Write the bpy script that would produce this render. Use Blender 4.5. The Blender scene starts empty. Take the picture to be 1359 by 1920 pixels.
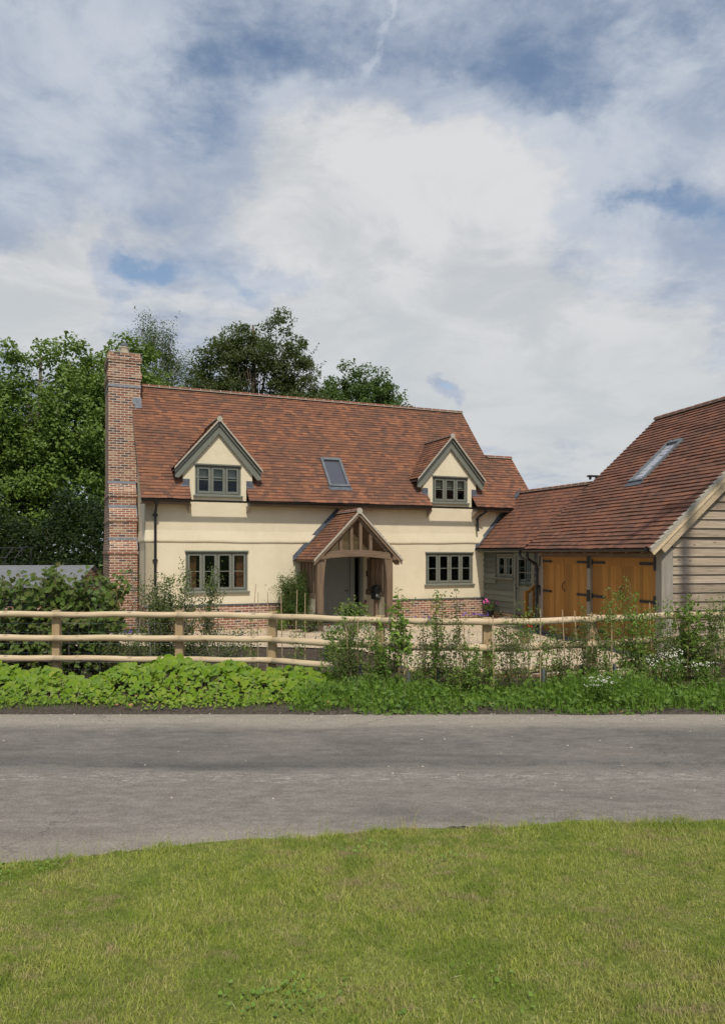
import bpy, math, random
import numpy as np
from mathutils import Vector, Matrix
from mathutils.geometry import tessellate_polygon
random.seed(7); RNG = np.random.default_rng(7)
S = bpy.context.scene; C = S.collection
R = math.radians
EYE = 2.32; F = 1375.0; YH = 1036.0            # eye height above the drive, focal length and horizon of the photograph
TH = R(22.73); GA = R(12.6)                    # headings of the cottage and of the garage

# ------------------------------------------------------------------ camera
cam = bpy.data.cameras.new('camera'); co = bpy.data.objects.new('camera', cam); C.objects.link(co)
co.location = (0, 0, EYE); co.rotation_euler = (R(90), 0, 0)
cam.sensor_fit = 'VERTICAL'; cam.sensor_height = 36; cam.lens = F / 1920 * 36
cam.shift_y = -(960 - YH) / 1920; cam.clip_end = 6000; cam.clip_start = .05
S.camera = co
# ------------------------------------------------------------------ exposure
S.view_settings.view_transform = 'Standard'; S.view_settings.look = 'None'
S.view_settings.exposure = 0.25; S.view_settings.gamma = 1
S.cycles.max_bounces = 6; S.cycles.transparent_max_bounces = 12

# ------------------------------------------------------------------ node helper
class G:
    def __init__(s, tree):
        s.t = tree; s.n = tree.nodes; s.l = tree.links
    def node(s, typ, ins=None, **kw):
        n = s.n.new(typ)
        for k, v in kw.items(): setattr(n, k, v)
        for k, v in (ins or {}).items():
            i = n.inputs[k]
            if hasattr(v, 'is_output') or isinstance(v, bpy.types.NodeSocket): s.l.new(v, i)
            else: i.default_value = v
        return n
    def m(s, op, a, b=None, c=None, clamp=False):
        n = s.node('ShaderNodeMath', operation=op, use_clamp=clamp)
        for i, v in enumerate((a, b, c)):
            if v is None: continue
            if isinstance(v, (int, float)): n.inputs[i].default_value = v
            else: s.l.new(v, n.inputs[i])
        return n.outputs[0]
    def mix(s, f, a, b, blend='MIX'):
        n = s.node('ShaderNodeMix', data_type='RGBA', blend_type=blend)
        for i, v in ((0, f), (6, a), (7, b)):
            if isinstance(v, (int, float)): n.inputs[i].default_value = v
            elif isinstance(v, (tuple, list)): n.inputs[i].default_value = (*v[:3], 1)
            else: s.l.new(v, n.inputs[i])
        return n.outputs[2]
    def noise(s, vec, scale, detail=4, rough=.55, dist=0, col=False):
        n = s.node('ShaderNodeTexNoise', {'Scale': scale, 'Detail': detail, 'Roughness': rough, 'Distortion': dist})
        if vec is not None: s.l.new(vec, n.inputs['Vector'])
        return n.outputs['Color' if col else 'Fac']
    def ramp(s, f, stops, interp='LINEAR'):
        n = s.node('ShaderNodeValToRGB'); r = n.color_ramp; r.interpolation = interp
        while len(r.elements) < len(stops): r.elements.new(.5)
        for e, (p, c) in zip(r.elements, stops):
            e.position = p; e.color = (*c, 1) if isinstance(c, (tuple, list)) else (c, c, c, 1)
        s.l.new(f, n.inputs[0]); return n.outputs[0]
    def ss(s, v, a, b):
        n = s.node('ShaderNodeMapRange', {1: a, 2: b}, interpolation_type='SMOOTHSTEP'); s.l.new(v, n.inputs[0]); return n.outputs[0]
    def scale(s, vec, sc):
        n = s.node('ShaderNodeMapping'); n.inputs['Scale'].default_value = sc; s.l.new(vec, n.inputs[0]); return n.outputs[0]

# ------------------------------------------------------------------ sky: Nishita air with broken cloud
SUN_EL = R(53); SUN_AZ = R(-12.5)     # the light travels towards (sin az, cos az)
w = bpy.data.worlds.new('World'); S.world = w; w.use_nodes = True
g = G(w.node_tree); g.n.clear()
sky = g.node('ShaderNodeTexSky', sky_type='NISHITA', sun_disc=False, sun_elevation=SUN_EL, sun_rotation=math.pi + SUN_AZ)
sky.altitude = 50; sky.dust_density = 1.2
SKYK = .12
skyc = g.node('ShaderNodeVectorMath', {0: sky.outputs[0]}, operation='SCALE'); skyc.inputs['Scale'].default_value = SKYK
dirv = g.node('ShaderNodeTexCoord').outputs['Generated']
sep = g.node('ShaderNodeSeparateXYZ', {0: dirv}); dx, dy, dz = sep.outputs
front = g.ss(dy, .12, .3)
iy = g.m('DIVIDE', 1, g.m('MAXIMUM', dy, .12))
warp = g.noise(dirv, 5.5, 6, .62, col=True)
wsep = g.node('ShaderNodeSeparateColor', {0: warp})
u = g.m('ADD', g.m('MULTIPLY', dx, iy), g.m('MULTIPLY', g.m('SUBTRACT', wsep.outputs[0], .5), .22))
v = g.m('ADD', g.m('MULTIPLY', dz, iy), g.m('MULTIPLY', g.m('SUBTRACT', wsep.outputs[1], .5), .22))
def blob(px, py, rx, ry, amp):
    a = g.m('DIVIDE', g.m('SUBTRACT', u, (px - 679.5) / F), rx / F); b = g.m('DIVIDE', g.m('SUBTRACT', v, (YH - py) / F), ry / F)
    d = g.m('ADD', g.m('MULTIPLY', a, a), g.m('MULTIPLY', b, b))
    return g.m('MULTIPLY', g.m('EXPONENT', g.m('MULTIPLY', d, -1)), amp)
def total(bl):
    t = None
    for b in bl:
        o = blob(*b); t = o if t is None else g.m('ADD', t, o)
    return t
cover = total([(640, 330, 250, 150, .55), (900, 330, 250, 150, .55), (760, 520, 330, 140, .45), (50, 560, 190, 130, 1.0), (1120, 720, 440, 180, .68), (480, 600, 200, 60, .2),
               (100, 150, 190, 230, .22), (300, 420, 200, 80, .18), (1290, 260, 120, 120, .22), (600, 700, 320, 90, .35),
               (830, 110, 330, 70, -.15), (1150, 60, 320, 120, -.10), (480, 130, 180, 90, -.26), (250, 540, 110, 34, -.62), (490, 520, 90, 34, -.42), (1240, 380, 130, 36, -.42),
               (825, 722, 46, 22, -.8), (1040, 180, 120, 45, -.2), (790, 215, 45, 30, -.3), (400, 270, 60, 90, -.22), (280, 405, 60, 26, -.3)])
cover = g.m('ADD', g.m('MULTIPLY', cover, front), g.m('MULTIPLY', g.m('SUBTRACT', 1, g.ss(dz, .02, .24)), .34))
cl = g.node('ShaderNodeVectorMath', {0: dirv}, operation='DIVIDE')
zz = g.m('ADD', g.m('MAXIMUM', dz, 0), .22)
cb = g.node('ShaderNodeCombineXYZ', {0: zz, 1: zz, 2: zz}); g.l.new(cb.outputs[0], cl.inputs[1])
n1 = g.noise(cl.outputs[0], 2.1, 8, .6, .3)
n2 = g.noise(g.scale(cl.outputs[0], (1, 1, 1.6)), 7.5, 8, .62, .2)
dens = g.m('ADD', g.m('ADD', g.m('MULTIPLY', n1, .66), g.m('MULTIPLY', n2, .66)), cover)
n4 = g.noise(g.scale(cl.outputs[0], (1, 1.15, 1)), 15, 8, .68, .4)
dens = g.m('ADD', dens, g.m('ADD', -.105, g.m('MULTIPLY', g.m('SUBTRACT', n4, .5), .30)))
veil = g.ss(dens, .27, .74)
thick = g.ss(dens, .74, 1.12)
shade = g.noise(cl.outputs[0], 3.3, 7, .6, .5)
veilc = g.mix(g.ss(shade, .35, .65), (.31, .36, .455), (.46, .50, .565))
bodyc = g.mix(g.ss(shade, .36, .62), (.46, .485, .51), (.595, .60, .61))
low = g.ss(v, .22, .42)
bodyc = g.mix(g.m('MULTIPLY', g.m('SUBTRACT', 1, low), .6), bodyc, (.49, .52, .54))
cloudc = g.mix(thick, veilc, bodyc)
col = g.mix(veil, g.mix(1.0, skyc.outputs[0], (1.05, 1.0, .92), 'MULTIPLY'), cloudc)
# the old vapour trail
ta = g.m('ADD', g.m('SUBTRACT', u, 50 / F), g.m('MULTIPLY', g.m('SUBTRACT', v, 950 / F), -.22))
tr = g.m('EXPONENT', g.m('MULTIPLY', g.m('MULTIPLY', ta, ta), -((F / 8) ** 2)))
tr = g.m('MULTIPLY', g.m('MULTIPLY', tr, g.ss(v, .60, .68)), g.m('MULTIPLY', front, g.ss(n2, .35, .6)))
col = g.mix(g.m('MULTIPLY', tr, .42), col, (.60, .63, .68))
bg = g.node('ShaderNodeBackground', {'Color': col, 'Strength': 1.0})
g.l.new(bg.outputs[0], g.node('ShaderNodeOutputWorld').inputs[0])
# ------------------------------------------------------------------ sun
sl = bpy.data.lights.new('sun', 'SUN'); so = bpy.data.objects.new('sun', sl); C.objects.link(so)
sl.energy = 2.75; sl.angle = R(2.0); sl.color = (1, .93, .82)
sdir = Vector((math.sin(SUN_AZ) * math.cos(SUN_EL), math.cos(SUN_AZ) * math.cos(SUN_EL), -math.sin(SUN_EL)))
so.rotation_euler = sdir.to_track_quat('-Z', 'Y').to_euler(); so.location = (0, -10, 40)

# ------------------------------------------------------------------ materials
def material(name, fn, rough=.85, spec=.3):
    m = bpy.data.materials.new(name); m.use_nodes = True; g = G(m.node_tree); g.n.clear()
    p = g.node('ShaderNodeBsdfPrincipled', {'Roughness': rough, 'Specular IOR Level': spec})
    tc = g.node('ShaderNodeTexCoord'); out = g.node('ShaderNodeOutputMaterial')
    g.l.new(p.outputs[0], out.inputs[0]); g.p = p; g.uv = tc.outputs['UV']; g.ob = tc.outputs['Object']; g.out = out
    g.rnd = g.node('ShaderNodeNewGeometry').outputs['Random Per Island']
    c = fn(g)
    if c is not None:
        if isinstance(c, (tuple, list)): p.inputs['Base Color'].default_value = (*c, 1)
        else: g.l.new(c, p.inputs['Base Color'])
    return m
def bump(g, h, strength=.4, dist=.01):
    b = g.node('ShaderNodeBump', {'Strength': strength, 'Distance': dist, 'Height': h}); g.l.new(b.outputs[0], g.p.inputs['Normal'])
def f_render(g):
    n = g.noise(g.ob, 1.3, 5, .6); n2 = g.noise(g.ob, 40, 3)
    bump(g, g.m('ADD', g.m('MULTIPLY', g.noise(g.ob, 5, 3), .8), g.m('MULTIPLY', n2, .35)), .35, .02)
    c = g.mix(g.ss(n, .3, .7), (.69, .605, .43), (.75, .665, .485))
    st = g.noise(g.scale(g.ob, (3, 3, .35)), 2.2, 5, .65)
    return g.mix(g.m('MULTIPLY', g.ss(st, .52, .75), .10), c, (.52, .44, .30))
M = {}
M['render'] = material('cream_render', f_render, .92, .15)
def f_tile(c0, c1, c2, c3):
    def f(g):
        a = g.ramp(g.rnd, [(0, c0), (.3, c1), (.62, c2), (.9, c3), (1, c1)])
        big = g.noise(g.ob, .8, 4, .6)
        a = g.mix(g.ss(big, .40, .70), a, g.mix(.55, a, (.115, .072, .05)))
        n = g.noise(g.ob, 22, 5, .65)
        a = g.mix(g.m('MULTIPLY', g.ss(n, .42, .7), .45), a, (.11, .065, .05))
        bump(g, n, .5, .006)
        return a
    return f
M['tile'] = material('clay_tile', f_tile((.135, .074, .054), (.205, .096, .061), (.25, .109, .063), (.32, .142, .075)), .88, .2)
M['tile2'] = material('clay_tile_brown', f_tile((.15, .076, .055), (.20, .093, .061), (.235, .102, .063), (.275, .12, .068)), .85, .25)
M['ridge'] = material('ridge_clay', f_tile((.17, .075, .05), (.22, .09, .055), (.25, .10, .06), (.20, .085, .055)), .88, .2)
def f_mortar(g):
    return g.mix(g.noise(g.ob, 18, 4), (.36, .325, .26), (.50, .455, .375))
M['mortar'] = material('lime_mortar', f_mortar, .95, .1)
def f_brick(g):
    b = g.node('ShaderNodeTexBrick', {'Vector': g.uv, 'Color1': (0, 0, 0, 1), 'Color2': (1, 1, 1, 1), 'Mortar': (.5, .5, .5, 1), 'Scale': 1, 'Mortar Size': .0095,
               'Mortar Smooth': .25, 'Bias': 0, 'Brick Width': .225, 'Row Height': .0755})
    b.offset = .5
    c = g.ramp(b.outputs['Color'], [(0, (.09, .062, .062)), (.14, (.13, .075, .065)), (.2, (.22, .085, .055)), (.42, (.30, .115, .065)), (.58, (.26, .115, .075)), (.74, (.30, .145, .088)), (.9, (.36, .205, .125)), (1, (.42, .28, .175))])
    n = g.noise(g.uv, 30, 4, .7); n3 = g.noise(g.uv, 1.2, 4, .6)
    c = g.mix(g.m('MULTIPLY', g.ss(n, .4, .75), .3), c, (.31, .19, .13))
    mo = g.mix(n, (.56, .49, .40), (.70, .63, .52))
    c = g.mix(b.outputs['Fac'], c, mo)
    c = g.mix(g.m('MULTIPLY', g.ss(n3, .58, .78), .22), c, (.50, .41, .33))
    bump(g, g.m('ADD', g.m('MULTIPLY', b.outputs['Fac'], -1), g.m('MULTIPLY', n, .4)), .6, .01)
    return c
M['brick'] = material('handmade_brick', f_brick, .92, .15)
def plain(name, c, rough=.7, spec=.3, var=.25, sc=6):
    def f(g):
        n = g.noise(g.ob, sc, 5, .65)
        return g.mix(g.ss(n, .25, .75), tuple(x * (1 - var) for x in c), tuple(min(1, x * (1 + var * .7)) for x in c))
    return material(name, f, rough, spec)
M['lead'] = plain('lead_sheet', (.10, .112, .135), .55, .4, .35, 9)
M['lead_pale'] = plain('weathered_lead', (.24, .26, .29), .6, .4, .3, 9)
M['sage'] = plain('sage_paint', (.175, .182, .148), .45, .4, .1, 4)
M['sage_dark'] = plain('sage_paint_door', (.20, .21, .18), .5, .35, .08, 3)
M['black'] = plain('black_metal', (.012, .012, .013), .38, .5, .3, 10)
M['iron'] = plain('black_iron', (.02, .02, .02), .6, .4, .4, 14)
M['grey_metal'] = plain('grey_metal', (.13, .145, .155), .45, .5, .2, 6)
M['dark'] = plain('dark_interior', (.05, .045, .04), .9, .1, .3, 3)
M['terracotta'] = plain('terracotta_curtain', (.36, .16, .085), .9, .1, .3, 9)
M['blind'] = plain('linen_blind', (.62, .57, .48), .9, .1, .15, 12)
M['white'] = plain('white_paint', (.7, .7, .68), .6, .3, .08, 6)
M['stone'] = plain('weathered_stone', (.42, .37, .30), .95, .1, .4, 12)
M['felt'] = plain('grey_roofing_felt', (.18, .185, .19), .9, .2, .15, 7)
M['pot_clay'] = plain('pale_clay_pot', (.45, .38, .28), .9, .15, .3, 12)
M['slate_cap'] = plain('grey_capping', (.10, .105, .11), .8, .2, .3, 12)
M['wire'] = plain('galvanised_wire', (.36, .38, .40), .4, .5, .1, 12)
M['bark'] = plain('bark', (.13, .105, .08), .95, .1, .5, 14)
M['bark_pale'] = plain('pale_bark', (.30, .27, .23), .95, .1, .5, 10)
M['twig'] = plain('twig', (.17, .145, .075), .9, .1, .4, 14)
M['cane'] = plain('bamboo', (.46, .34, .20), .7, .3, .3, 14)
M['blackplastic'] = plain('black_plastic', (.02, .02, .022), .4, .4, .3, 10)
def timber(name, c0, c1, c2, axis='U', knots=True, rough=.8, k=1.0):
    def f(g):
        sc = {'U': (1.4, 26, 1), 'V': (26, 1.4, 1)}[axis]
        off = g.node('ShaderNodeCombineXYZ', {0: g.m('MULTIPLY', g.rnd, 37.), 1: g.m('MULTIPLY', g.rnd, 91.)})
        vec = g.node('ShaderNodeVectorMath', {0: g.uv, 1: off.outputs[0]}, operation='ADD').outputs[0]
        n = g.noise(g.scale(vec, sc), 1.0, 6, .65, .6)
        c = g.ramp(n, [(.25, c0), (.5, c1), (.75, c2)])
        isl = g.ramp(g.rnd, [(0, .72), (.5, 1.0), (1, 1.2)])
        c = g.mix(1.0, c, isl, 'MULTIPLY')
        if knots:
            vo = g.node('ShaderNodeTexVoronoi', {'Scale': 1.0}, feature='F1'); g.l.new(g.scale(vec, (2.6, 5.5, 1) if axis == 'U' else (5.5, 2.6, 1)), vo.inputs['Vector'])
            c = g.mix(g.m('MULTIPLY', g.m('SUBTRACT', 1, g.ss(vo.outputs['Distance'], .05 * k, .16 * k)), .65), c, tuple(x * .45 for x in c0))
        bump(g, n, .4, .004)
        return c
    return material(name, f, rough, .25)
M['oak'] = timber('weathered_oak_beam', (.115, .074, .046), (.195, .135, .088), (.28, .21, .148), 'U')
M['oak_v'] = timber('weathered_oak_upright', (.115, .074, .046), (.195, .135, .088), (.28, .21, .148), 'V')
M['board'] = timber('oak_weatherboard', (.19, .145, .10), (.34, .27, .195), (.46, .385, .30), 'U')
M['greyoak'] = timber('silvered_oak', (.24, .21, .17), (.34, .305, .25), (.42, .385, .33), 'V')
M['pale_oak'] = timber('pale_oak_barge', (.45, .335, .20), (.56, .44, .28), (.64, .53, .37), 'U')
M['door_wood'] = timber('honey_stained_timber', (.30, .132, .026), (.375, .175, .038), (.43, .215, .054), 'V', False, .55)
M['sageboard'] = timber('sage_weatherboard', (.135, .14, .112), (.165, .17, .138), (.19, .195, .16), 'U', False)
M['rail'] = timber('round_pine_rail', (.40, .295, .17), (.55, .43, .275), (.66, .55, .395), 'U', True, .85, 1.0)
M['post'] = timber('pine_post', (.36, .25, .13), (.44, .32, .175), (.50, .38, .23), 'V')
def f_glass(g):
    tr = g.node('ShaderNodeBsdfTransparent', {'Color': (.82, .86, .84, 1)}); gl = g.node('ShaderNodeBsdfGlossy', {'Roughness': .02, 'Color': (.9, .95, 1, 1)})
    fr = g.node('ShaderNodeFresnel', {'IOR': 1.5}); mx = g.node('ShaderNodeMixShader', {0: g.m('ADD', g.m('MULTIPLY', fr.outputs[0], .55), .004), 1: tr.outputs[0], 2: gl.outputs[0]})
    g.l.new(mx.outputs[0], g.out.inputs[0])
M['glass'] = material('window_glass', f_glass)
def f_roofglass(g):
    g.p.inputs['Coat Weight'].default_value = 1; g.p.inputs['Coat Roughness'].default_value = .03
    return (.07, .07, .085)
M['roofglass_pale'] = material('rooflight_glass_sky_painted', lambda g: (g.p.inputs['Coat Weight'].__setattr__('default_value', 1), (.42, .44, .46))[1], .15, .8)  # pale base colour paints in the bright sky this pane should mirror
M['roofglass'] = material('rooflight_glass', f_roofglass, .25, .6)

def leafmat(name, cols, trans=.42, gloss=.12, clump=.9):
    def f(g):
        c = g.ramp(g.rnd, [(i / (len(cols) - 1), x) for i, x in enumerate(cols)])
        n = g.noise(g.ob, clump, 4, .6)
        c = g.mix(g.m('MULTIPLY', g.ss(n, .35, .7), .5), c, cols[-1])
        d = g.node('ShaderNodeBsdfDiffuse', {'Color': c}); t = g.node('ShaderNodeBsdfTranslucent', {'Color': g.mix(.5, c, (.20, .30, .03))})
        gl = g.node('ShaderNodeBsdfGlossy', {'Roughness': .5, 'Color': (.75, .85, .65, 1)})
        m1 = g.node('ShaderNodeMixShader', {0: trans, 1: d.outputs[0], 2: t.outputs[0]})
        fr = g.node('ShaderNodeFresnel', {'IOR': 1.4})
        m2 = g.node('ShaderNodeMixShader', {0: g.m('MULTIPLY', fr.outputs[0], gloss * .8), 1: m1.outputs[0], 2: gl.outputs[0]})
        g.l.new(m2.outputs[0], g.out.inputs[0])
    return material(name, f)
M['leaf_maple'] = leafmat('maple_leaf', [(.10, .155, .034), (.15, .235, .046), (.215, .31, .062), (.165, .25, .05)])
M['leaf_dark'] = leafmat('dark_leaf', [(.04, .06, .02), (.06, .088, .026), (.09, .115, .035), (.095, .10, .04)])
M['leaf_birch'] = leafmat('birch_leaf', [(.07, .09, .035), (.095, .12, .045), (.125, .15, .06)])
M['leaf_oak'] = leafmat('oak_leaf', [(.05, .09, .022), (.075, .13, .03), (.11, .175, .042)])
M['leaf_hedge'] = leafmat('hedge_leaf', [(.010, .02, .007), (.017, .031, .009), (.026, .045, .012)])
M['leaf_vine'] = leafmat('broad_leaf', [(0.072, 0.12, 0.0264), (0.108, 0.18, 0.036), (0.156, 0.24, 0.054), (0.132, 0.12, 0.042)], clump=2)
M['leaf_small'] = leafmat('small_leaf', [(.075, .115, .035), (.11, .165, .045), (.16, .22, .06), (.15, .15, .06)], clump=2.5)
M['leaf_sapling'] = leafmat('sapling_leaf', [(.10, .175, .036), (.155, .255, .048), (.235, .345, .07), (.175, .275, .05)], clump=2.5)
M['leaf_laurel'] = leafmat('laurel_leaf', [(0.06, 0.132, 0.024), (0.12, 0.24, 0.03), (0.288, 0.432, 0.06), (0.168, 0.3, 0.036)], .3, .2, 3)
M['leaf_lime'] = leafmat('lime_leaf', [(.11, .20, .016), (.16, .28, .02), (.22, .345, .028), (.31, .37, .06), (.17, .28, .022)], .35, .1, 1.5)
M['leaf_weed'] = leafmat('weed_leaf', [(.07, .135, .022), (.105, .19, .03), (.165, .26, .042), (.12, .20, .032)], .35, .1, 2)
M['lawn_clover'] = leafmat('clover_leaf', [(.13, .22, .04), (.18, .30, .055), (.24, .36, .075)], .35, .08, 2)
M['blade'] = leafmat('verge_blade', [(0.104, 0.208, 0.026), (0.143, 0.273, 0.0364), (0.208, 0.338, 0.052)], .3, .08, 1.2)
def f_lawnblade(g):
    c = g.ramp(g.rnd, [(0, (.225, .295, .045)), (.4, (.345, .405, .072)), (.75, (.45, .48, .115)), (.92, (.56, .52, .20)), (1, (.63, .55, .30))])
    n = g.noise(g.ob, 1.1, 6, .68, .6); n2 = g.noise(g.ob, 2.6, 6, .66, .5); n3 = g.noise(g.scale(g.ob, (1, 1.8, 1)), 5, 5, .7)
    c = g.mix(g.m('MULTIPLY', g.ss(n, .46, .66), .55), c, (.46, .42, .15))
    c = g.mix(g.m('MULTIPLY', g.ss(n2, .48, .60), .7), c, (.185, .28, .04))
    c = g.mix(g.m('MULTIPLY', g.m('MULTIPLY', g.ss(n3, .52, .64), g.ss(n, .40, .54)), .85), c, (.46, .36, .21))
    d = g.node('ShaderNodeBsdfDiffuse', {'Color': c}); t = g.node('ShaderNodeBsdfTranslucent', {'Color': c})
    mx = g.node('ShaderNodeMixShader', {0: .3, 1: d.outputs[0], 2: t.outputs[0]}); g.l.new(mx.outputs[0], g.out.inputs[0])
M['lawnblade'] = material('lawn_blade', f_lawnblade)
def petal(name, c):
    return material(name, lambda g: g.mix(g.rnd, tuple(x * .75 for x in c), c), .8, .2)
M['petal_white'] = petal('white_petal', (.66, .66, .54)); M['petal_purple'] = petal('purple_petal', (.17, .10, .42))
M['petal_pink'] = petal('pink_petal', (.72, .13, .42)); M['petal_red'] = petal('red_petal', (.65, .025, .02)); M['petal_yellow'] = petal('yellow_petal', (.75, .6, .03))
M['straw'] = petal('straw', (.50, .44, .24)); M['deadleaf'] = petal('dead_leaf', (.42, .22, .10))
def f_road(g):
    o = g.ob
    fine = g.noise(o, 95, 4, .75); mid = g.noise(g.scale(o, (1, 2.2, 1)), 5, 6, .7); big = g.noise(g.scale(o, (.28, 1.1, 1)), 1.3, 5, .6, .5)
    streak = g.noise(g.scale(o, (.16, 3.2, 1)), 1.0, 6, .7, .4)
    c = g.mix(g.ss(mid, .3, .7), (.172, .153, .131), (.242, .219, .190))
    c = g.mix(g.m('MULTIPLY', g.ss(big, .48, .66), .6), c, (.118, .106, .094))
    c = g.mix(g.m('MULTIPLY', g.ss(streak, .52, .72), .28), c, (.27, .25, .225))
    y = g.node('ShaderNodeSeparateXYZ', {0: o}).outputs[1]
    yw = g.m('ADD', y, g.m('MULTIPLY', g.m('SUBTRACT', big, .5), .9))
    edge = g.m('ADD', g.m('MULTIPLY', g.ss(yw, 8.0, 8.45), 1), g.m('MULTIPLY', g.m('SUBTRACT', 1, g.ss(yw, 4.9, 5.4)), .7))
    c = g.mix(g.m('MULTIPLY', edge, g.m('ADD', .35, g.m('MULTIPLY', mid, .6))), c, (.35, .305, .245))
    far = g.m('MULTIPLY', g.ss(yw, 6.55, 6.8), g.m('SUBTRACT', 1, g.ss(yw, 8.0, 8.4)))
    c = g.mix(g.m('MULTIPLY', far, g.ss(g.noise(g.scale(o, (.6, 1, 1)), 1.1, 4), .3, .6)), c, g.mix(1.0, c, (.76, .765, .78), 'MULTIPLY'))
    # the worn repair strip along the crown of the lane
    tr = g.m('SUBTRACT', 1, g.ss(g.m('ABSOLUTE', g.m('SUBTRACT', yw, 6.75)), .06, .28))
    c = g.mix(g.m('MULTIPLY', tr, g.m('MULTIPLY', g.ss(mid, .4, .62), .7)), c, (.085, .083, .08))
    tr2 = g.m('SUBTRACT', 1, g.ss(g.m('ABSOLUTE', g.m('SUBTRACT', yw, 6.3)), .04, .22))
    c = g.mix(g.m('MULTIPLY', tr2, g.m('MULTIPLY', g.ss(g.noise(g.scale(o, (1, 3, 1)), 9, 5, .8), .52, .62), .75)), c, (.40, .37, .32))
    crk = g.node('ShaderNodeTexVoronoi', {'Scale': .8}, feature='DISTANCE_TO_EDGE')
    wv = g.node('ShaderNodeVectorMath', {0: o, 1: g.node('ShaderNodeVectorMath', {0: g.noise(o, 2.5, 5, .7, col=True), 1: (.8, .8, .8)}, operation='MULTIPLY').outputs[0]}, operation='ADD')
    g.l.new(g.scale(wv.outputs[0], (.55, 1.5, 1)), crk.inputs['Vector'])
    cm = g.m('MULTIPLY', g.m('SUBTRACT', 1, g.ss(crk.outputs['Distance'], .0, .012)), g.ss(g.noise(o, .7, 3), .5, .62))
    c = g.mix(g.m('MULTIPLY', cm, .5), c, (.06, .055, .05))
    c = g.mix(1.0, c, g.ramp(fine, [(.3, .62), (.5, 1.0), (.68, 1.5)]), 'MULTIPLY')
    spk = g.node('ShaderNodeTexVoronoi', {'Scale': 38}, feature='F1'); g.l.new(o, spk.inputs['Vector'])
    c = g.mix(g.m('MULTIPLY', g.m('SUBTRACT', 1, g.ss(spk.outputs['Distance'], .10, .2)), g.m('MULTIPLY', g.ss(mid, .5, .75), .35)), c, (.33, .30, .26))
    bump(g, g.m('ADD', fine, g.m('MULTIPLY', mid, .6)), .7, .006)
    return c
M['road'] = material('worn_asphalt', f_road, .92, .2)
def f_gravel(g):
    vo = g.node('ShaderNodeTexVoronoi', {'Scale': 34}, feature='F1'); g.l.new(g.ob, vo.inputs['Vector'])
    cs = g.node('ShaderNodeSeparateColor', {0: vo.outputs['Color']})
    c = g.ramp(cs.outputs[0], [(0, (.48, .35, .22)), (.4, (.68, .55, .38)), (.75, (.78, .67, .50)), (1, (.84, .76, .62))])
    c = g.mix(g.ss(vo.outputs['Distance'], .35, .75), c, (.33, .24, .15))
    n = g.noise(g.ob, 1.1, 4)
    c = g.mix(g.m('MULTIPLY', g.ss(n, .45, .7), .35), c, (.52, .41, .28))
    bump(g, vo.outputs['Distance'], -.9, .03)
    return c
M['gravel'] = material('golden_gravel', f_gravel, .92, .2)
def f_soil(g):
    n = g.noise(g.ob, 9, 7, .75); n2 = g.noise(g.ob, 1.2, 4)
    c = g.ramp(n, [(.25, (.035, .026, .018)), (.5, (.085, .064, .045)), (.72, (.17, .135, .10)), (.8, (.26, .22, .17))])
    bump(g, n, 1, .05); c = g.mix(g.m('MULTIPLY', g.ss(n2, .5, .7), .5), c, (.055, .04, .028))
    y = g.m('ADD', g.node('ShaderNodeSeparateXYZ', {0: g.ob}).outputs[1], g.m('MULTIPLY', g.m('SUBTRACT', n2, .5), .5))
    dust = g.mix(g.ss(g.noise(g.ob, 21, 7, .8), .3, .72), (.04, .032, .025), (.17, .142, .112))
    return g.mix(g.m('SUBTRACT', 1, g.ss(y, 8.95, 9.35)), c, dust)
M['soil'] = material('garden_soil', f_soil, .95, .1)
def f_lawnbase(g):
    n = g.noise(g.ob, 30, 5, .7); n2 = g.noise(g.ob, .9, 5, .6, .4)
    c = g.ramp(n, [(.3, (.085, .10, .026)), (.55, (.16, .185, .045)), (.75, (.25, .26, .085))])
    return g.mix(g.m('MULTIPLY', g.ss(n2, .5, .7), .4), c, (.17, .14, .06))
M['lawnbase'] = material('lawn_ground', f_lawnbase, .95, .1)
M['meadow'] = material('meadow', lambda g: g.mix(g.noise(g.ob, 3, 6, .7), (.05, .085, .02), (.10, .14, .035)), .95, .1)

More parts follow.
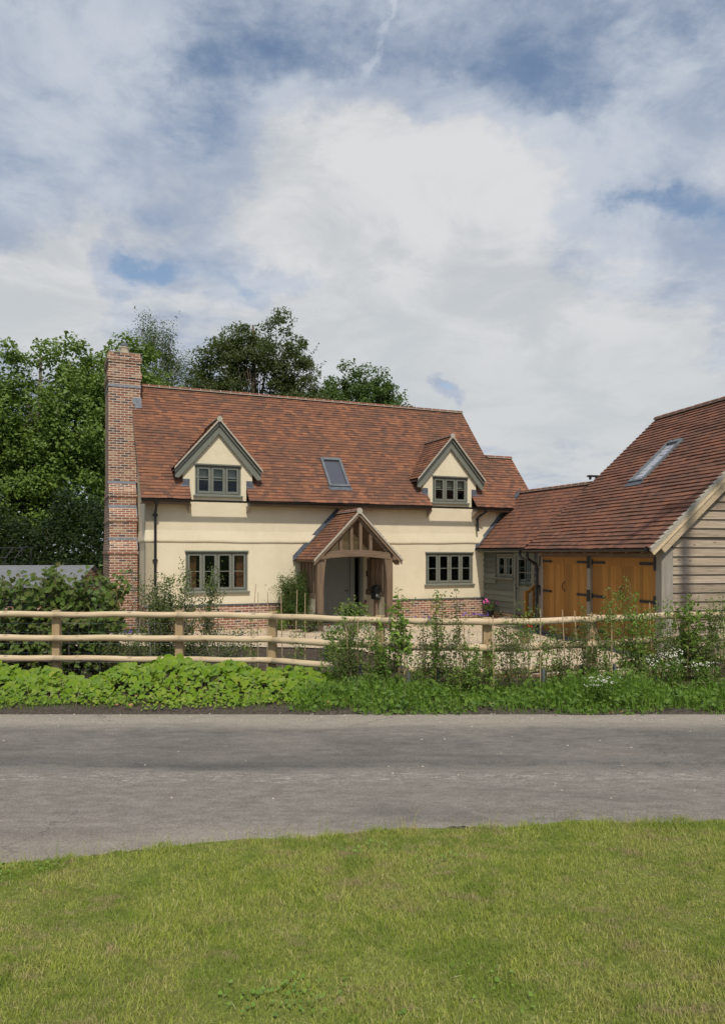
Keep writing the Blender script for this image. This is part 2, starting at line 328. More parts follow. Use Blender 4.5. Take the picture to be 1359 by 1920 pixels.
# ------------------------------------------------------------------ mesh helpers
def link_mesh(name, V, Fs, mat, parent=None, smooth=False, uv=True, uvs=None):
    """V: n x 3, Fs: list of index arrays (each k x m)"""
    V = np.asarray(V, dtype=np.float32); me = bpy.data.meshes.new(name)
    loops = np.concatenate([f.reshape(-1) for f in Fs]).astype(np.int32)
    tot = np.concatenate([np.full(len(f), f.shape[1]) for f in Fs]).astype(np.int32)
    st = np.concatenate([[0], np.cumsum(tot)[:-1]]).astype(np.int32)
    me.vertices.add(len(V)); me.vertices.foreach_set('co', V.reshape(-1))
    me.loops.add(len(loops)); me.loops.foreach_set('vertex_index', loops)
    me.polygons.add(len(tot)); me.polygons.foreach_set('loop_start', st); me.polygons.foreach_set('loop_total', tot)
    me.polygons.foreach_set('use_smooth', np.full(len(tot), bool(smooth)))
    me.update(calc_edges=True); me.validate()
    if uv:
        layer = me.uv_layers.new(name='UVMap')
        if uvs is not None: U = np.asarray(uvs, dtype=np.float32)[loops]
        else:
            N = np.zeros(len(tot) * 3, dtype=np.float32); me.polygons.foreach_get('normal', N); N = N.reshape(-1, 3)
            N = np.round(N, 2); T = np.stack([-N[:, 1], N[:, 0], np.zeros(len(N))], 1); ln = np.linalg.norm(T, axis=1)
            T[ln < .05] = (1, 0, 0); T /= np.maximum(np.linalg.norm(T, axis=1, keepdims=True), 1e-6); B = np.cross(N, T)
            fi = np.repeat(np.arange(len(tot)), tot); P = V[loops]
            U = np.stack([(P * T[fi]).sum(1), (P * B[fi]).sum(1)], 1).astype(np.float32)
        layer.data.foreach_set('uv', U.reshape(-1))
    o = bpy.data.objects.new(name, me); C.objects.link(o)
    if mat is not None: me.materials.append(mat)
    if parent is not None: o.parent = parent
    return o
class MB:
    def __init__(s): s.V = []; s.F = {}; s.U = []; s.useuv = False
    def add(s, V, F, U=None):
        b = len(s.V); s.V += [tuple(map(float, p)) for p in V]
        s.U += [tuple(x) for x in U] if U is not None else [(p[0] + p[1], p[2]) for p in V]
        if U is not None: s.useuv = True
        for f in F: s.F.setdefault(len(f), []).append([i + b for i in f])
    def box(s, x0, y0, z0, x1, y1, z1, M=None):
        V = [Vector(p) for p in ((x0, y0, z0), (x1, y0, z0), (x1, y1, z0), (x0, y1, z0), (x0, y0, z1), (x1, y0, z1), (x1, y1, z1), (x0, y1, z1))]
        if M is not None: V = [M @ p for p in V]
        s.add(V, [(0, 3, 2, 1), (4, 5, 6, 7), (0, 1, 5, 4), (1, 2, 6, 5), (2, 3, 7, 6), (3, 0, 4, 7)]); return s
    def bar(s, p, q, w, d, up=(0, 0, 1)):          # square timber from p to q; w across, d along 'up'
        p, q = Vector(p), Vector(q); x = (q - p); L = x.length; x.normalize(); y = Vector(up).cross(x).normalized(); z = x.cross(y)
        Mx = Matrix((x, y, z)).transposed().to_4x4(); Mx.translation = p
        return s.box(0, -w / 2, -d / 2, L, w / 2, d / 2, Mx)
    def prism(s, pts, mapf, t0, t1):               # extrude polygon pts (2D) between t0 and t1 with mapf(u,v,t)
        n = len(pts); V = [mapf(a, b, t0) for a, b in pts] + [mapf(a, b, t1) for a, b in pts]
        s.add(V, [tuple(range(n)), tuple(range(2 * n - 1, n - 1, -1))] + [(i, i + n, (i + 1) % n + n, (i + 1) % n) for i in range(n)]); return s
    def tube(s, pts, rad, n=8, cap=True):
        pts = [Vector(p) for p in pts]; k = len(pts); rad = [rad] * k if isinstance(rad, (int, float)) else rad
        V = []; U = []; prev = None; L = 0
        for i, p in enumerate(pts):
            d = (pts[min(i + 1, k - 1)] - pts[max(i - 1, 0)]).normalized()
            if prev is None: a = d.orthogonal().normalized()
            else: a = (prev - d * prev.dot(d)); a = a.normalized() if a.length > 1e-5 else d.orthogonal().normalized()
            prev = a; b = d.cross(a)
            if i: L += (p - pts[i - 1]).length
            for j in range(n):
                t = 2 * math.pi * j / n; V.append(p + (a * math.cos(t) + b * math.sin(t)) * rad[i]); U.append((L, j / n * max(rad) * 6))
        Fq = [(i * n + j, i * n + (j + 1) % n, (i + 1) * n + (j + 1) % n, (i + 1) * n + j) for i in range(k - 1) for j in range(n)]
        if cap: Fq += [tuple(range(n - 1, -1, -1)), tuple(range((k - 1) * n, k * n))]
        s.add(V, Fq, U); return s
    def lathe(s, prof, c=(0, 0, 0), n=20):
        V = [(c[0] + r * math.cos(2 * math.pi * j / n), c[1] + r * math.sin(2 * math.pi * j / n), c[2] + z) for r, z in prof for j in range(n)]
        k = len(prof); s.add(V, [(i * n + j, i * n + (j + 1) % n, (i + 1) * n + (j + 1) % n, (i + 1) * n + j) for i in range(k - 1) for j in range(n)] + [tuple(range((k - 1) * n, k * n)), tuple(range(n - 1, -1, -1))]); return s
    def wall(s, outer, holes, mapf, t):            # flat wall with openings and reveals; mapf(u,v,d)
        polys = [[Vector((a, b, 0)) for a, b in p] for p in [outer] + holes]; tris = tessellate_polygon(polys)
        flat = [p for q in [outer] + holes for p in q]
        for d in (0, t):
            V = [mapf(a, b, d) for a, b in flat]
            fs = []
            for tr in tris:
                a, b, c = [flat[i] for i in tr]; ccw = (b[0] - a[0]) * (c[1] - a[1]) - (b[1] - a[1]) * (c[0] - a[0]) > 0
                tr = tuple(tr) if ccw else tuple(reversed(tr)); fs.append(tr if d == 0 else tuple(reversed(tr)))
            s.add(V, fs)
        for p in [outer] + holes:
            for i in range(len(p)):
                a, b = p[i], p[(i + 1) % len(p)]; s.add([mapf(*a, 0), mapf(*b, 0), mapf(*b, t), mapf(*a, t)], [(0, 1, 2, 3)])
        return s
    def build(s, name, mat, parent=None, smooth=False):
        return link_mesh(name, np.array(s.V), [np.array(f) for f in s.F.values()], M[mat] if isinstance(mat, str) else mat, parent, smooth, True, s.U if s.useuv else None)
def bevel(o, wd=.006, seg=2):
    m = o.modifiers.new('bevel', 'BEVEL'); m.width = wd; m.segments = seg; m.limit_method = 'ANGLE'; m.angle_limit = R(40); return o
def empty(name, loc, rz=0, label=None, cat=None, group=None):
    o = bpy.data.objects.new(name, None); C.objects.link(o); o.location = loc; o.rotation_euler = (0, 0, rz); o.empty_display_size = .2
    return tag(o, label, cat, group)
def tag(o, label=None, cat=None, group=None, kind=None):
    if label: o['label'] = label
    if cat: o['category'] = cat
    if group: o['group'] = group
    if kind: o['kind'] = kind
    return o
def W(px, py, Z): return Vector(((px - 679.5) / F * Z, Z, EYE - (py - YH) / F * Z))
def XZ(px, Z): return (px - 679.5) / F * Z

# ------------------------------------------------------------------ terrain
LE = ([-30, -5, -3.2, -2.26, -1.34, -.66, .08, .85, 2.64, 5, 30], [2.46, 3.56, 4.11, 4.46, 4.72, 4.88, 5.03, 5.13, 5.2, 5.28, 5.86])
def lawn_edge(x): return np.interp(x, *LE)
def wob(x, y, s, k): return np.sin(x * s + k) * np.cos(y * s * 1.3 + k * 2.1) + .5 * np.sin(x * s * 2.3 - y * s * 1.7 + k)
def height(x, y):
    x = np.asarray(x, float); y = np.asarray(y, float); e = lawn_edge(x)
    z = np.where(y < e, .415 + .16 * np.clip((e - y) / 3.0, 0, 1), 0)
    lawn = y < e - .02
    r = np.interp(y, [8.75, 9.4, 10.2, 11.2, 12.2, 13.3, 14], [.37, .41, .44, .42, .25, .02, 0])
    z = np.where(lawn, z + .012 * wob(x, y, 2.2, .4), np.where(y < 8.75, .37, r))
    z = np.where((y > 8.9) & (y < 13), z + .02 * wob(x, y, 3.1, 1.2), z)
    return z
def sheet(name, xs, ys, mat, dz, keep=None, wobble=0, kind='structure'):
    X, Y = np.meshgrid(xs, ys); Zz = height(X, Y) + dz
    V = np.stack([X.ravel(), Y.ravel(), Zz.ravel()], 1); nx = len(xs); ny = len(ys)
    I = np.arange(nx * ny).reshape(ny, nx); Fq = np.stack([I[:-1, :-1], I[:-1, 1:], I[1:, 1:], I[1:, :-1]], -1).reshape(-1, 4)
    if keep is not None:
        cx = (X[:-1, :-1] + X[1:, 1:]).ravel() / 2; cy = (Y[:-1, :-1] + Y[1:, 1:]).ravel() / 2; Fq = Fq[keep(cx, cy)]
    o = link_mesh(name, V, [Fq], M[mat], None, True, True); return tag(o, kind=kind)
far = [-3000, -800, -250, -90, -45]
sheet('ground', np.array(far + list(np.arange(-30, 30.1, 1)) + [-v for v in far[::-1]]), np.array([-3000, -500, -60, -10] + list(np.arange(-3, 15, .25)) + [16, 20, 30, 50, 90, 250, 800, 3000]), 'meadow', -.03)
# the lane: its near edge follows the turf
xs = np.arange(-30, 30.1, .25); V = []; e0 = lawn_edge(xs) - .02
nr = 16; V = np.array([[x, a + (8.86 + .06 * math.sin(x * 1.7) + .04 * math.sin(x * 4.1) - a) * j / nr, .374 - .0 * j] for x, a in zip(xs, e0) for j in range(nr + 1)])
I = np.arange(len(V)).reshape(len(xs), nr + 1); tag(link_mesh('road', V, [np.stack([I[:-1, :-1], I[1:, :-1], I[1:, 1:], I[:-1, 1:]], -1).reshape(-1, 4)], M['road'], None, True), kind='structure')
V = np.array([[x, -3 + (a + .03 * math.sin(x * 5.3) + .02 * math.sin(x * 13) + 3) * j / 40, 0] for x, a in zip(xs, lawn_edge(xs)) for j in range(41)])
V[:, 2] = height(V[:, 0], np.minimum(V[:, 1], lawn_edge(V[:, 0]) - .03)) - .004
I = np.arange(len(V)).reshape(len(xs), 41); tag(link_mesh('lawn', V, [np.stack([I[:-1, :-1], I[1:, :-1], I[1:, 1:], I[:-1, 1:]], -1).reshape(-1, 4)], M['lawnbase'], None, True), kind='structure')
sheet('garden_soil', np.arange(-16, 14.1, .2), np.concatenate([np.arange(8.6, 13.5, .1), np.arange(13.6, 20.1, .4)]), 'soil', .0)
def poly_sheet(name, pts, z, mat):
    tr = tessellate_polygon([[Vector((a, b, 0)) for a, b in pts]])
    fs = []
    for t in tr:
        a, b, c = [pts[i] for i in t]; fs.append(t if (b[0] - a[0]) * (c[1] - a[1]) - (b[1] - a[1]) * (c[0] - a[0]) > 0 else tuple(reversed(t)))
    return tag(link_mesh(name, np.array([(a, b, z) for a, b in pts]), [np.array(fs)], M[mat]), kind='structure')
poly_sheet('gravel_drive', [(-9, 17.9), (-6, 18.0), (-3.5, 17.9), (-1.5, 17.7), (-.2, 17.4), (.5, 16.3), (.8, 14.9), (1.3, 13.75), (2.5, 13.62), (4.4, 13.65), (6.3, 13.9), (6.6, 15.6), (5.6, 21.6), (5.9, 23.5), (3.8, 25.2), (-6.2, 20.8), (-9, 20.6)], .03, 'gravel')
poly_sheet('threshold_strip', [(6.35, 15.85), (5.15, 21.45), (4.75, 21.35), (6.0, 15.75)], .036, 'slate_cap')
b = MB()
for p, q in (((1.3, 13.72), (2.5, 13.6)), ((2.5, 13.6), (4.4, 13.62)), ((4.4, 13.62), (6.2, 13.87))): b.bar((*p, .02), (*q, .02), .06, .12)
tag(b.build('brick_edging', 'brick'), 'low red brick edging strip along the near side of the golden gravel', 'edging')

# ------------------------------------------------------------------ roofs
def tiles(b, o, ud, vd, L, spans, gauge=.128, tw=.178, thick=.021, wav=.003):
    """courses of single clay tiles: o eave corner, ud along the eave, vd up the slope, L slope length, spans(v) -> list of (u0,u1)"""
    o, ud, vd = Vector(o), Vector(ud).normalized(), Vector(vd).normalized(); n = ud.cross(vd).normalized()
    if n.z < 0: n = -n
    V = []; Fq = []; k = 0; v = 0.0; row = 0
    while v < L - .02:
        top = min(v + gauge * 1.08, L); off = (row % 2) * tw / 2
        for (a, c) in spans(v + gauge / 2):
            i0 = math.floor((a - off) / tw)
            u = i0 * tw + off
            while u < c:
                x0 = max(u + .0006, a); x1 = min(u + tw - .0006, c)
                if x1 - x0 > .03:
                    j = random.uniform(-wav, wav); wv = math.sin(u * 1.3 + row * .9) + math.sin(u * 3.1 + row * 1.7); jv = random.uniform(-.006, .004) + wav * 1.1 * wv; j += wav * .5 * wv; h0 = thick + .011 + j + random.uniform(-.002, .002); h1 = thick + .011 + j + random.uniform(-.002, .002)
                    p = [o + ud * x0 + vd * (v + jv) + n * h0, o + ud * x1 + vd * (v + jv) + n * h1, o + ud * x1 + vd * top + n * .012, o + ud * x0 + vd * top + n * .012,
                         o + ud * x0 + vd * (v + jv) + n * (h0 - thick), o + ud * x1 + vd * (v + jv) + n * (h1 - thick)]
                    p += [o + ud * x0 + vd * top - n * .004, o + ud * x1 + vd * top - n * .004]
                    b.add(p, [(0, 1, 2, 3), (4, 5, 1, 0), (5, 7, 2, 1), (6, 4, 0, 3), (4, 6, 7, 5)])
                u += tw
        v += gauge; row += 1
def ridge_row(p, q, parent, r=.105, seg=.33, drop=.0):
    p, q = Vector(p), Vector(q); d = (q - p); L = d.length; d.normalize(); side = Vector((0, 0, 1)).cross(d).normalized(); up = d.cross(side)
    if up.z < 0: up = -up
    b = MB(); mo = MB(); n = max(1, round(L / seg)); s = L / n; K = 7
    def half(bb, a0, a1, rr, z):
        V = [p + d * t + side * (math.cos(math.pi * j / (K - 1)) * rr) + up * (math.sin(math.pi * j / (K - 1)) * rr * .8 + z) for t in (a0, a1) for j in range(K)]
        bb.add(V, [(j, j + 1, K + j + 1, K + j) for j in range(K - 1)] + [tuple(range(K - 1, -1, -1)), tuple(range(K, 2 * K))])
    for i in range(n):
        half(b, i * s + .009, (i + 1) * s - .009, r + random.uniform(-.003, .003), drop + random.uniform(-.003, .003))
        if i: half(mo, i * s - .011, i * s + .011, r + .002, drop)
    mo.bar(p + d * .03 + up * (drop - .004), p + d * (L - .03) + up * (drop - .004), 2 * r + .012, .022)
    o = b.build('ridge_tiles', 'ridge', parent); mo.build('ridge_mortar', 'mortar', o if parent.parent is None else parent); return o

# ================================================================== THE COTTAGE (local x along the front, y into depth, z up)
EV = 1.5245 + EYE; TP = (5.3896 - 1.5245) / 3.3897; RB = 3.3897; RH = 5.3896 + EYE; SL = math.hypot(RB, RH - EV); HL = 12.28; WB = .35
hou = empty('cottage', (-6.182, 20.5, 0), TH, 'cream rendered cottage with red clay tiled roof, two dormers and tall brick chimney', 'cottage')
vd = Vector((0, RB, RH - EV))
DORM = [(2.235, 1.02, 3.92 + EYE), (10.035, 1.015, 3.90 + EYE)]      # centre, half width of the wall, apex of tiles
def cut(spans, x0, x1):
    out = []
    for a, c in spans:
        if x1 <= a or x0 >= c: out.append((a, c)); continue
        if a < x0: out.append((a, x0))
        if c > x1: out.append((x1, c))
    return out
CHX = .25
def front_spans(v):
    z = EV + v / SL * (RH - EV); bb = v / SL * RB
    right = 13.4 if bb < 1.74 else HL
    sp = [(0, right)]
    if bb > 2.72: sp = [(CHX, right)]
    for cx, hw, ap in DORM:
        e = ap - 1.28 * TP
        if z < e: wv = .84 if bb < .42 else hw - .01
        else: wv = max((ap - z) / TP - .04, 0)
        if wv > 0: sp = cut(sp, cx - wv, cx + wv)
    if .47 < bb < 1.32: sp = cut(sp, 5.78, 6.43)
    return sp
b = MB(); tiles(b, (0, 0, EV), (1, 0, 0), vd, SL - .02, front_spans)
roof = b.build('roof', 'tile', hou)
b = MB()                                          # rear slope and the underlay of both slopes
b.add([(0, 2 * RB, EV), (HL, 2 * RB, EV), (HL, RB, RH), (0, RB, RH)], [(1, 0, 3, 2)])
for a, c in ((0.02, 1.40), (3.10, 9.2), (10.9, 13.38)): b.add([(a, .01, EV - .02), (c, .01, EV - .02), (c, .42, EV - .02 + .41 * TP), (a, .42, EV - .02 + .41 * TP)], [(0, 1, 2, 3), (3, 2, 1, 0)])
zz = lambda y: EV - .02 + y * TP
for a, c in ((0.02, 1.23), (3.24, 9.03), (11.03, 13.38)): b.add([(a, .42, zz(.42)), (c, .42, zz(.42)), (c, 1.7, zz(1.7)), (a, 1.7, zz(1.7))], [(0, 1, 2, 3)])
b.add([(0.02, 1.7, zz(1.7)), (HL - .02, 1.7, zz(1.7)), (HL - .02, RB, zz(RB)), (.02, RB, zz(RB))], [(0, 1, 2, 3)])
b.add([(HL, 3.44, EV), (13.4, 3.44, EV), (13.4, 1.72, EV + 1.72 * TP), (HL, 1.72, EV + 1.72 * TP)], [(1, 0, 3, 2)])
b.build('roof_underlay', 'dark', roof)
ridge_row((CHX, RB, RH), (HL, RB, RH), roof)
ridge_row((HL, 1.72, EV + 1.72 * TP), (13.4, 1.72, EV + 1.72 * TP), roof)
for x in (.0, HL - .05, 13.35):
    b = MB()
    y1 = RB if x < 13 else 1.72; y0 = 0 if x != HL - .05 else 1.75
    b.add([(x, y0, EV + y0 * TP - .06), (x + .05, y0, EV + y0 * TP - .06), (x + .05, y1, EV + y1 * TP - .06), (x, y1, EV + y1 * TP - .06)] + [(x, y0, EV + y0 * TP + .006), (x + .05, y0, EV + y0 * TP + .006), (x + .05, y1, EV + y1 * TP + .006), (x, y1, EV + y1 * TP + .006)],
          [(0, 3, 2, 1), (4, 5, 6, 7), (0, 1, 5, 4), (1, 2, 6, 5), (2, 3, 7, 6), (3, 0, 4, 7)])
    b.build('verge_mortar', 'mortar', roof)
# walls
fm = lambda a, z, d: (a, WB + d, z)
GW = [(1.28, 3.12, EYE - 1.15, EYE + .02), (9.12, 10.93, EYE - 1.06, EYE - .02)]
rect = lambda x0, x1, z0, z1: [(x0, z0), (x1, z0), (x1, z1), (x0, z1)]
DOORH = (5.2, 6.9, .12, 2.24)
b = MB(); b.wall(rect(.16, 12.15, .02, EV - .02), [rect(*w_) for w_ in GW] + [rect(*DOORH)], fm, .28)
b.wall([(.35, .02), (6.43, .02), (6.43, EV + .1), (RB, RH - .12), (.35, EV + .1)], [], lambda y, z, d: (.16 + d, y, z), .25)
b.wall([(.35, .02), (6.43, .02), (6.43, EV + .1), (RB, RH - .12), (.35, EV + .1)], [], lambda y, z, d: (12.1 - d, y, z), .25)
b.wall([(.37, .02), (3.1, .02), (3.1, EV + .1), (1.72, EV + 1.6 * TP), (.37, EV + .1)], [], lambda y, z, d: (13.2 - d, y, z), .25)
b.box(12.15, .36, .02, 13.2, .6, EV - .02)
b.box(.18, 6.1, .02, 12.1, 6.4, EV)
wallo = b.build('wall', 'render', hou)
# rounded bell of render at first floor level, round the corner too
b = MB(); prof = [(0.001, .66), (.008, .60), (.018, .52), (.028, .44), (.036, .38), (.036, .345), (.026, .32), (.001, .305)]
def bell(path):
    V = []; n = len(prof)
    for i, (P, nn) in enumerate(path):
        for d, h in prof: V.append((P[0] + nn[0] * d, P[1] + nn[1] * d, EYE + h - .02 + .012 * math.sin(P[0] * 1.3) + .006 * math.sin(P[0] * 3.7)))
    b.add(V, [(i * n + j, (i + 1) * n + j, (i + 1) * n + j + 1, i * n + j + 1) for i in range(len(path) - 1) for j in range(n - 1)])
bell([((.16, y, 0), (-1, 0)) for y in (2.6, 1.5, .7, .4)] + [((.16, WB), (-.8, -.8))] + [((x, WB), (0, -1)) for x in np.arange(.25, 11.4, .3)])
b.build('string_course', 'render', wallo, True)
b = MB(); b.wall([(.13, .0), (DOORH[0], 0), (DOORH[0], .74), (.13, .74)], [], lambda a, z, d: (a, WB - .03 + d, z), .029); b.wall(rect(DOORH[1], 11.42, 0, .74), [], lambda a, z, d: (a, WB - .03 + d, z), .029)
b.wall(rect(.32, 2.4, 0, .74), [], lambda y, z, d: (.13 + d, y, z), .028)
b.build('plinth', 'brick', wallo)
b = MB(); b.box(.11, WB - .045, .74, DOORH[0], WB - .001, .79); b.box(DOORH[1], WB - .045, .74, 11.43, WB - .001, .79); b.build('plinth_capping', 'slate_cap', wallo)
# dark rooms behind the glass
b = MB()
b.box(.5, 1.9, .1, 12.0, 1.95, 2.3); b.box(.45, .65, .1, .5, 1.9, 2.3); b.box(12, .65, .1, 12.05, 1.9, 2.3); b.box(.45, .64, .04, 12.05, 1.95, .1); b.box(.45, .64, 2.34, 12.05, 1.95, 2.4)
for x in (4.2, 8.2): b.box(x, .64, .1, x + .1, 1.9, 2.34)
for cx, hw, ap in DORM: b.box(cx - hw + .05, 1.75, EV, cx + hw - .05, 1.8, ap - .6)
b.build('interior', 'dark', wallo)

def casement(parent, x0, x1, z0, z1, n, name='window', tall=False, mat='sage', mapf=None, head=True, inset=.02):
    """frame with n side hung casements, one glazing bar each; front at local y = WB - .01 + inset"""
    mp = mapf or (lambda a, z, d: (a, WB + d, z))
    def bx(bb, a0, d0, c0, a1, d1, c1):
        V = [mp(a, c, d) for (a, d, c) in ((a0, d0, c0), (a1, d0, c0), (a1, d1, c0), (a0, d1, c0), (a0, d0, c1), (a1, d0, c1), (a1, d1, c1), (a0, d1, c1))]
        bb.add(V, [(0, 3, 2, 1), (4, 5, 6, 7), (0, 1, 5, 4), (1, 2, 6, 5), (2, 3, 7, 6), (3, 0, 4, 7)])
    fr = MB(); f = .045; i0 = inset
    bx(fr, x0, i0, z0, x0 + f, i0 + .09, z1); bx(fr, x1 - f, i0, z0, x1, i0 + .09, z1); bx(fr, x0 + f, i0, z0, x1 - f, i0 + .09, z0 + f); bx(fr, x0 + f, i0, z1 - f, x1 - f, i0 + .09, z1)
    wdt = (x1 - x0 - 2 * f) / n
    for i in range(1, n): bx(fr, x0 + f + i * wdt - .012, i0 + .012, z0 + f, x0 + f + i * wdt + .012, i0 + .085, z1 - f)
    wo = bevel(fr.build(name, mat, parent), .004)
    for i in range(n):
        a = x0 + f + i * wdt + .015; c = x0 + f + (i + 1) * wdt - .015; s = .062; ca = MB(); za, zb = z0 + f + .003, z1 - f - .003
        bx(ca, a, i0 - .012, za, a + s, i0 + .05, zb); bx(ca, c - s, i0 - .012, za, c, i0 + .05, zb)
        bx(ca, a + s, i0 - .012, za, c - s, i0 + .05, za + s + .01); bx(ca, a + s, i0 - .012, zb - s, c - s, i0 + .05, zb)
        zm = (za + zb) / 2 + .01; bx(ca, a + s, i0 - .006, zm - .011, c - s, i0 + .03, zm + .011)
        bevel(ca.build('casement', mat, wo), .004)
        pn = MB(); bx(pn, a + s - .003, i0 + .012, za + s, c - s + .003, i0 + .018, zb - s + .003); pn.build('pane', 'glass', wo)
    si = MB(); bx(si, x0 - .05, -.075, z0 - .055, x1 + .05, i0 + .1, z0 - .002); bevel(si.build('sill', mat, wo), .006)
    if head:
        hd_ = MB(); bx(hd_, x0 - .02, -.05, z1 - .004, x1 + .02, i0 + .05, z1 + .04); bevel(hd_.build('drip_board', mat, wo), .004)
    return wo, bx
for gi, w_ in enumerate(GW):
    wo, bx = casement(hou, *w_, 4)
    if gi == 0:
        wo['label'] = 'taller window with terracotta curtains'
        for a0, a1 in ((1.33, 1.62), (2.80, 3.09)):
            cu = MB(); n = 26; V = [(a0 + (a1 - a0) * i / n, WB + .17 + .022 * math.sin(i * 1.45), z) for z in (w_[2], w_[3]) for i in range(n + 1)]
            cu.add(V, [(i, i + 1, n + 2 + i, n + 1 + i) for i in range(n)]); cu.build('curtain', 'terracotta', wo, True)
    else:
        wo['label'] = 'shorter window with a potted plant behind the glass'
        le = MB(); le.tube([(9.3, WB + .2, w_[2]), (9.3, WB + .2, w_[2] + .12)], .06, 10); le.build('sill_pot', 'pot_clay', wo)
        P = np.random.default_rng(3).normal(0, 1, (60, 3)) * (.07, .05, .09) + (9.3, WB + .2, w_[2] + .3)
        SILLPLANT = (P, wo)
# front door in its recess
b = MB(); b.box(5.2, .50, .12, 6.46, .56, 2.24); fd = bevel(b.build('front_door', 'sage_dark', hou), .004)
b = MB()
for x in (5.2, 6.46, 6.80): b.box(x, .44, .12, x + (.09 if x < 6.4 else (.16 if x < 6.5 else .10)), .60, 2.24)
b.box(5.29, .44, 2.16, 6.80, .60, 2.24)
bevel(b.build('door_frame', 'sage_dark', hou), .004)
b = MB(); b.tube([(6.38, .5, 1.1), (6.38, .44, 1.1), (6.28, .44, 1.1)], .012, 8); b.build('handle', 'iron', fd)
b = MB(); b.box(5.0, .30, .02, 7.0, .95, .12); b.build('doorstep', 'stone', hou)
b = MB(); b.box(6.97, WB - .03, 1.56, 7.04, WB - .001, 1.74); bevel(b.build('doorbell', 'black', hou), .006)

# chimney: a stack with brick shoulders on its road side and on its back
chx0, chx1 = -.66, .10
b = MB()
stages = [(.0, 2.42, 1.92, -.72), (2.72, 3.42, 2.12, -.70), (3.72, 4.18, 2.32, -.70), (4.48, 8.52, 2.56, -.695)]     # z0,z1, front y, left x
for i, (z0, z1, fy, lx) in enumerate(stages):
    by = 2 * RB - fy; b.box(lx, fy, z0, chx1 if i < 3 else CHX, by, z1)
    if i < 3:
        nz, _, nf, nl = stages[i + 1]; nb = 2 * RB - nf; r_ = chx1 - .003
        b.add([(lx, fy, z1), (r_, fy, z1), (r_, by, z1), (lx, by, z1), (nl, nf, nz), (r_, nf, nz), (r_, nb, nz), (nl, nb, nz)], [(0, 1, 5, 4), (1, 2, 6, 5), (2, 3, 7, 6), (3, 0, 4, 7), (4, 5, 6, 7)])
        b.box(lx - .025, fy - .028, z1 - .15, r_ + .02, by + .028, z1 - .075)
for z0, z1, k in ((7.66, 7.74, .022), (7.74, 7.89, .04), (7.89, 7.96, .02), (8.22, 8.30, .022), (8.30, 8.45, .04)):
    b.box(-.695 - k, 2.56 - k, z0 + .001, CHX + k, 2 * RB - 2.56 + k, z1)
chim = b.build('chimney', 'brick', hou)
b = MB(); b.box(-.70, 2.555, 8.522, CHX + .005, 2 * RB - 2.555, 8.54); b.box(-.5, 2.8, 8.541, .05, 2 * RB - 2.8, 8.58); b.build('flaunching', 'mortar', chim)
b = MB()
for i, (z0, z1, fy, lx) in enumerate(stages[1:]):
    b = MB(); b.box(lx - .018, fy - .022, z0 - .03, chx1 + .01, fy + .3, z0 + .055); b.build('lead_band', 'lead_pale', chim)
    b = MB(); b.prism([(fy - .21, z0 - .30), (fy + .02, z0 - .30), (fy + .02, z0 + .0), (fy - .0, z0 + .0)], lambda y, z, t: (t, y, z), chx1 - .01, chx1 + .012); b.build('lead_soaker', 'lead_pale', chim)
b = MB(); b.box(-.71, 2.545, 7.45, CHX + .012, 4.18, 7.52); b.build('lead_band', 'lead_pale', chim)
b = MB(); b.box(.02, 2.546, 6.95, CHX + .03, 2.9, 7.16); b.box(.08, 2.545, 6.84, CHX + .04, 2.9, 6.95); b.build('lead_soaker', 'lead_pale', chim)
b = MB(); b.lathe([(.15, 0), (.15, .05), (.135, .07), (.13, .20), (.14, .21), (.14, .24), (.11, .24)], (-.2, RB - .45, 8.55)); po = b.build('chimney_pot', 'pot_clay', chim, True)
b = MB(); b.lathe([(.10, .24), (.115, .27), (.115, .33), (.09, .36), (.02, .37)], (-.2, RB - .45, 8.55), 12); b.build('cowl', 'grey_metal', chim)

# gutters, fascia and downpipes
def gutter(p, q, parent, r=.058, name='gutter'):
    p, q = Vector(p), Vector(q); d = (q - p).normalized(); side = d.cross(Vector((0, 0, 1))); K = 7; b = MB()
    V = [x + side * (math.cos(math.pi * (1 + j / (K - 1))) * rr) + Vector((0, 0, math.sin(math.pi * (1 + j / (K - 1))) * rr)) for x in (p, q) for rr in (r, r - .006) for j in range(K)]
    Fq = []
    for j in range(K - 1):
        Fq += [(j, j + 1, 2 * K + j + 1, 2 * K + j), (K + j, 3 * K + j, 3 * K + j + 1, K + j + 1), (j, K + j, K + j + 1, j + 1), (2 * K + j, 2 * K + j + 1, 3 * K + j + 1, 3 * K + j)]
    Fq += [(0, 2 * K, 3 * K, K), (K - 1, 2 * K - 1, 4 * K - 1, 3 * K - 1)]
    b.add(V, Fq); L = (q - p).length
    for i in range(int(L / .9) + 1):
        c = p + d * min(i * .9 + .1, L - .05); b.tube([c + side * -r * 1.1 + Vector((0, 0, .0)), c + Vector((0, 0, -r * 1.1)), c + side * r * 1.1], .009, 5)
    for c in (p, q): b.tube([c - d * .004, c + d * .004], r * .98, 14)
    return b.build(name, 'black', parent)
gutter((.0, -.045, EV - .012), (13.4, -.045, EV - .012), hou)
b = MB()
for a, c in ((.02, 1.36), (3.13, 9.17), (10.9, 13.38)):
    b = MB(); b.box(a, .012, EV - .14, c, .035, EV - .022); b.box(a, .035, EV - .135, c, WB - .002, EV - .115); b.build('soffit', 'oak', hou)
for cx, hw, ap in DORM:
    for s in (-1, 1): b = MB(); b.prism([(WB - .004, EV - .36), (WB - .004, EV - .137), (.05, EV - .137), (.05, EV - .17)], lambda y, z, t: (t, y, z), cx + s * .86 - .025, cx + s * .86 + .025); b.build('gallows_bracket', 'stone', hou)
b = MB(); b.tube([(.42, -.045, EV - .06), (.42, -.045, EV - .14), (.42, .10, EV - .28), (.42, WB - .09, EV - .42), (.42, WB - .08, .02)], .038, 10)
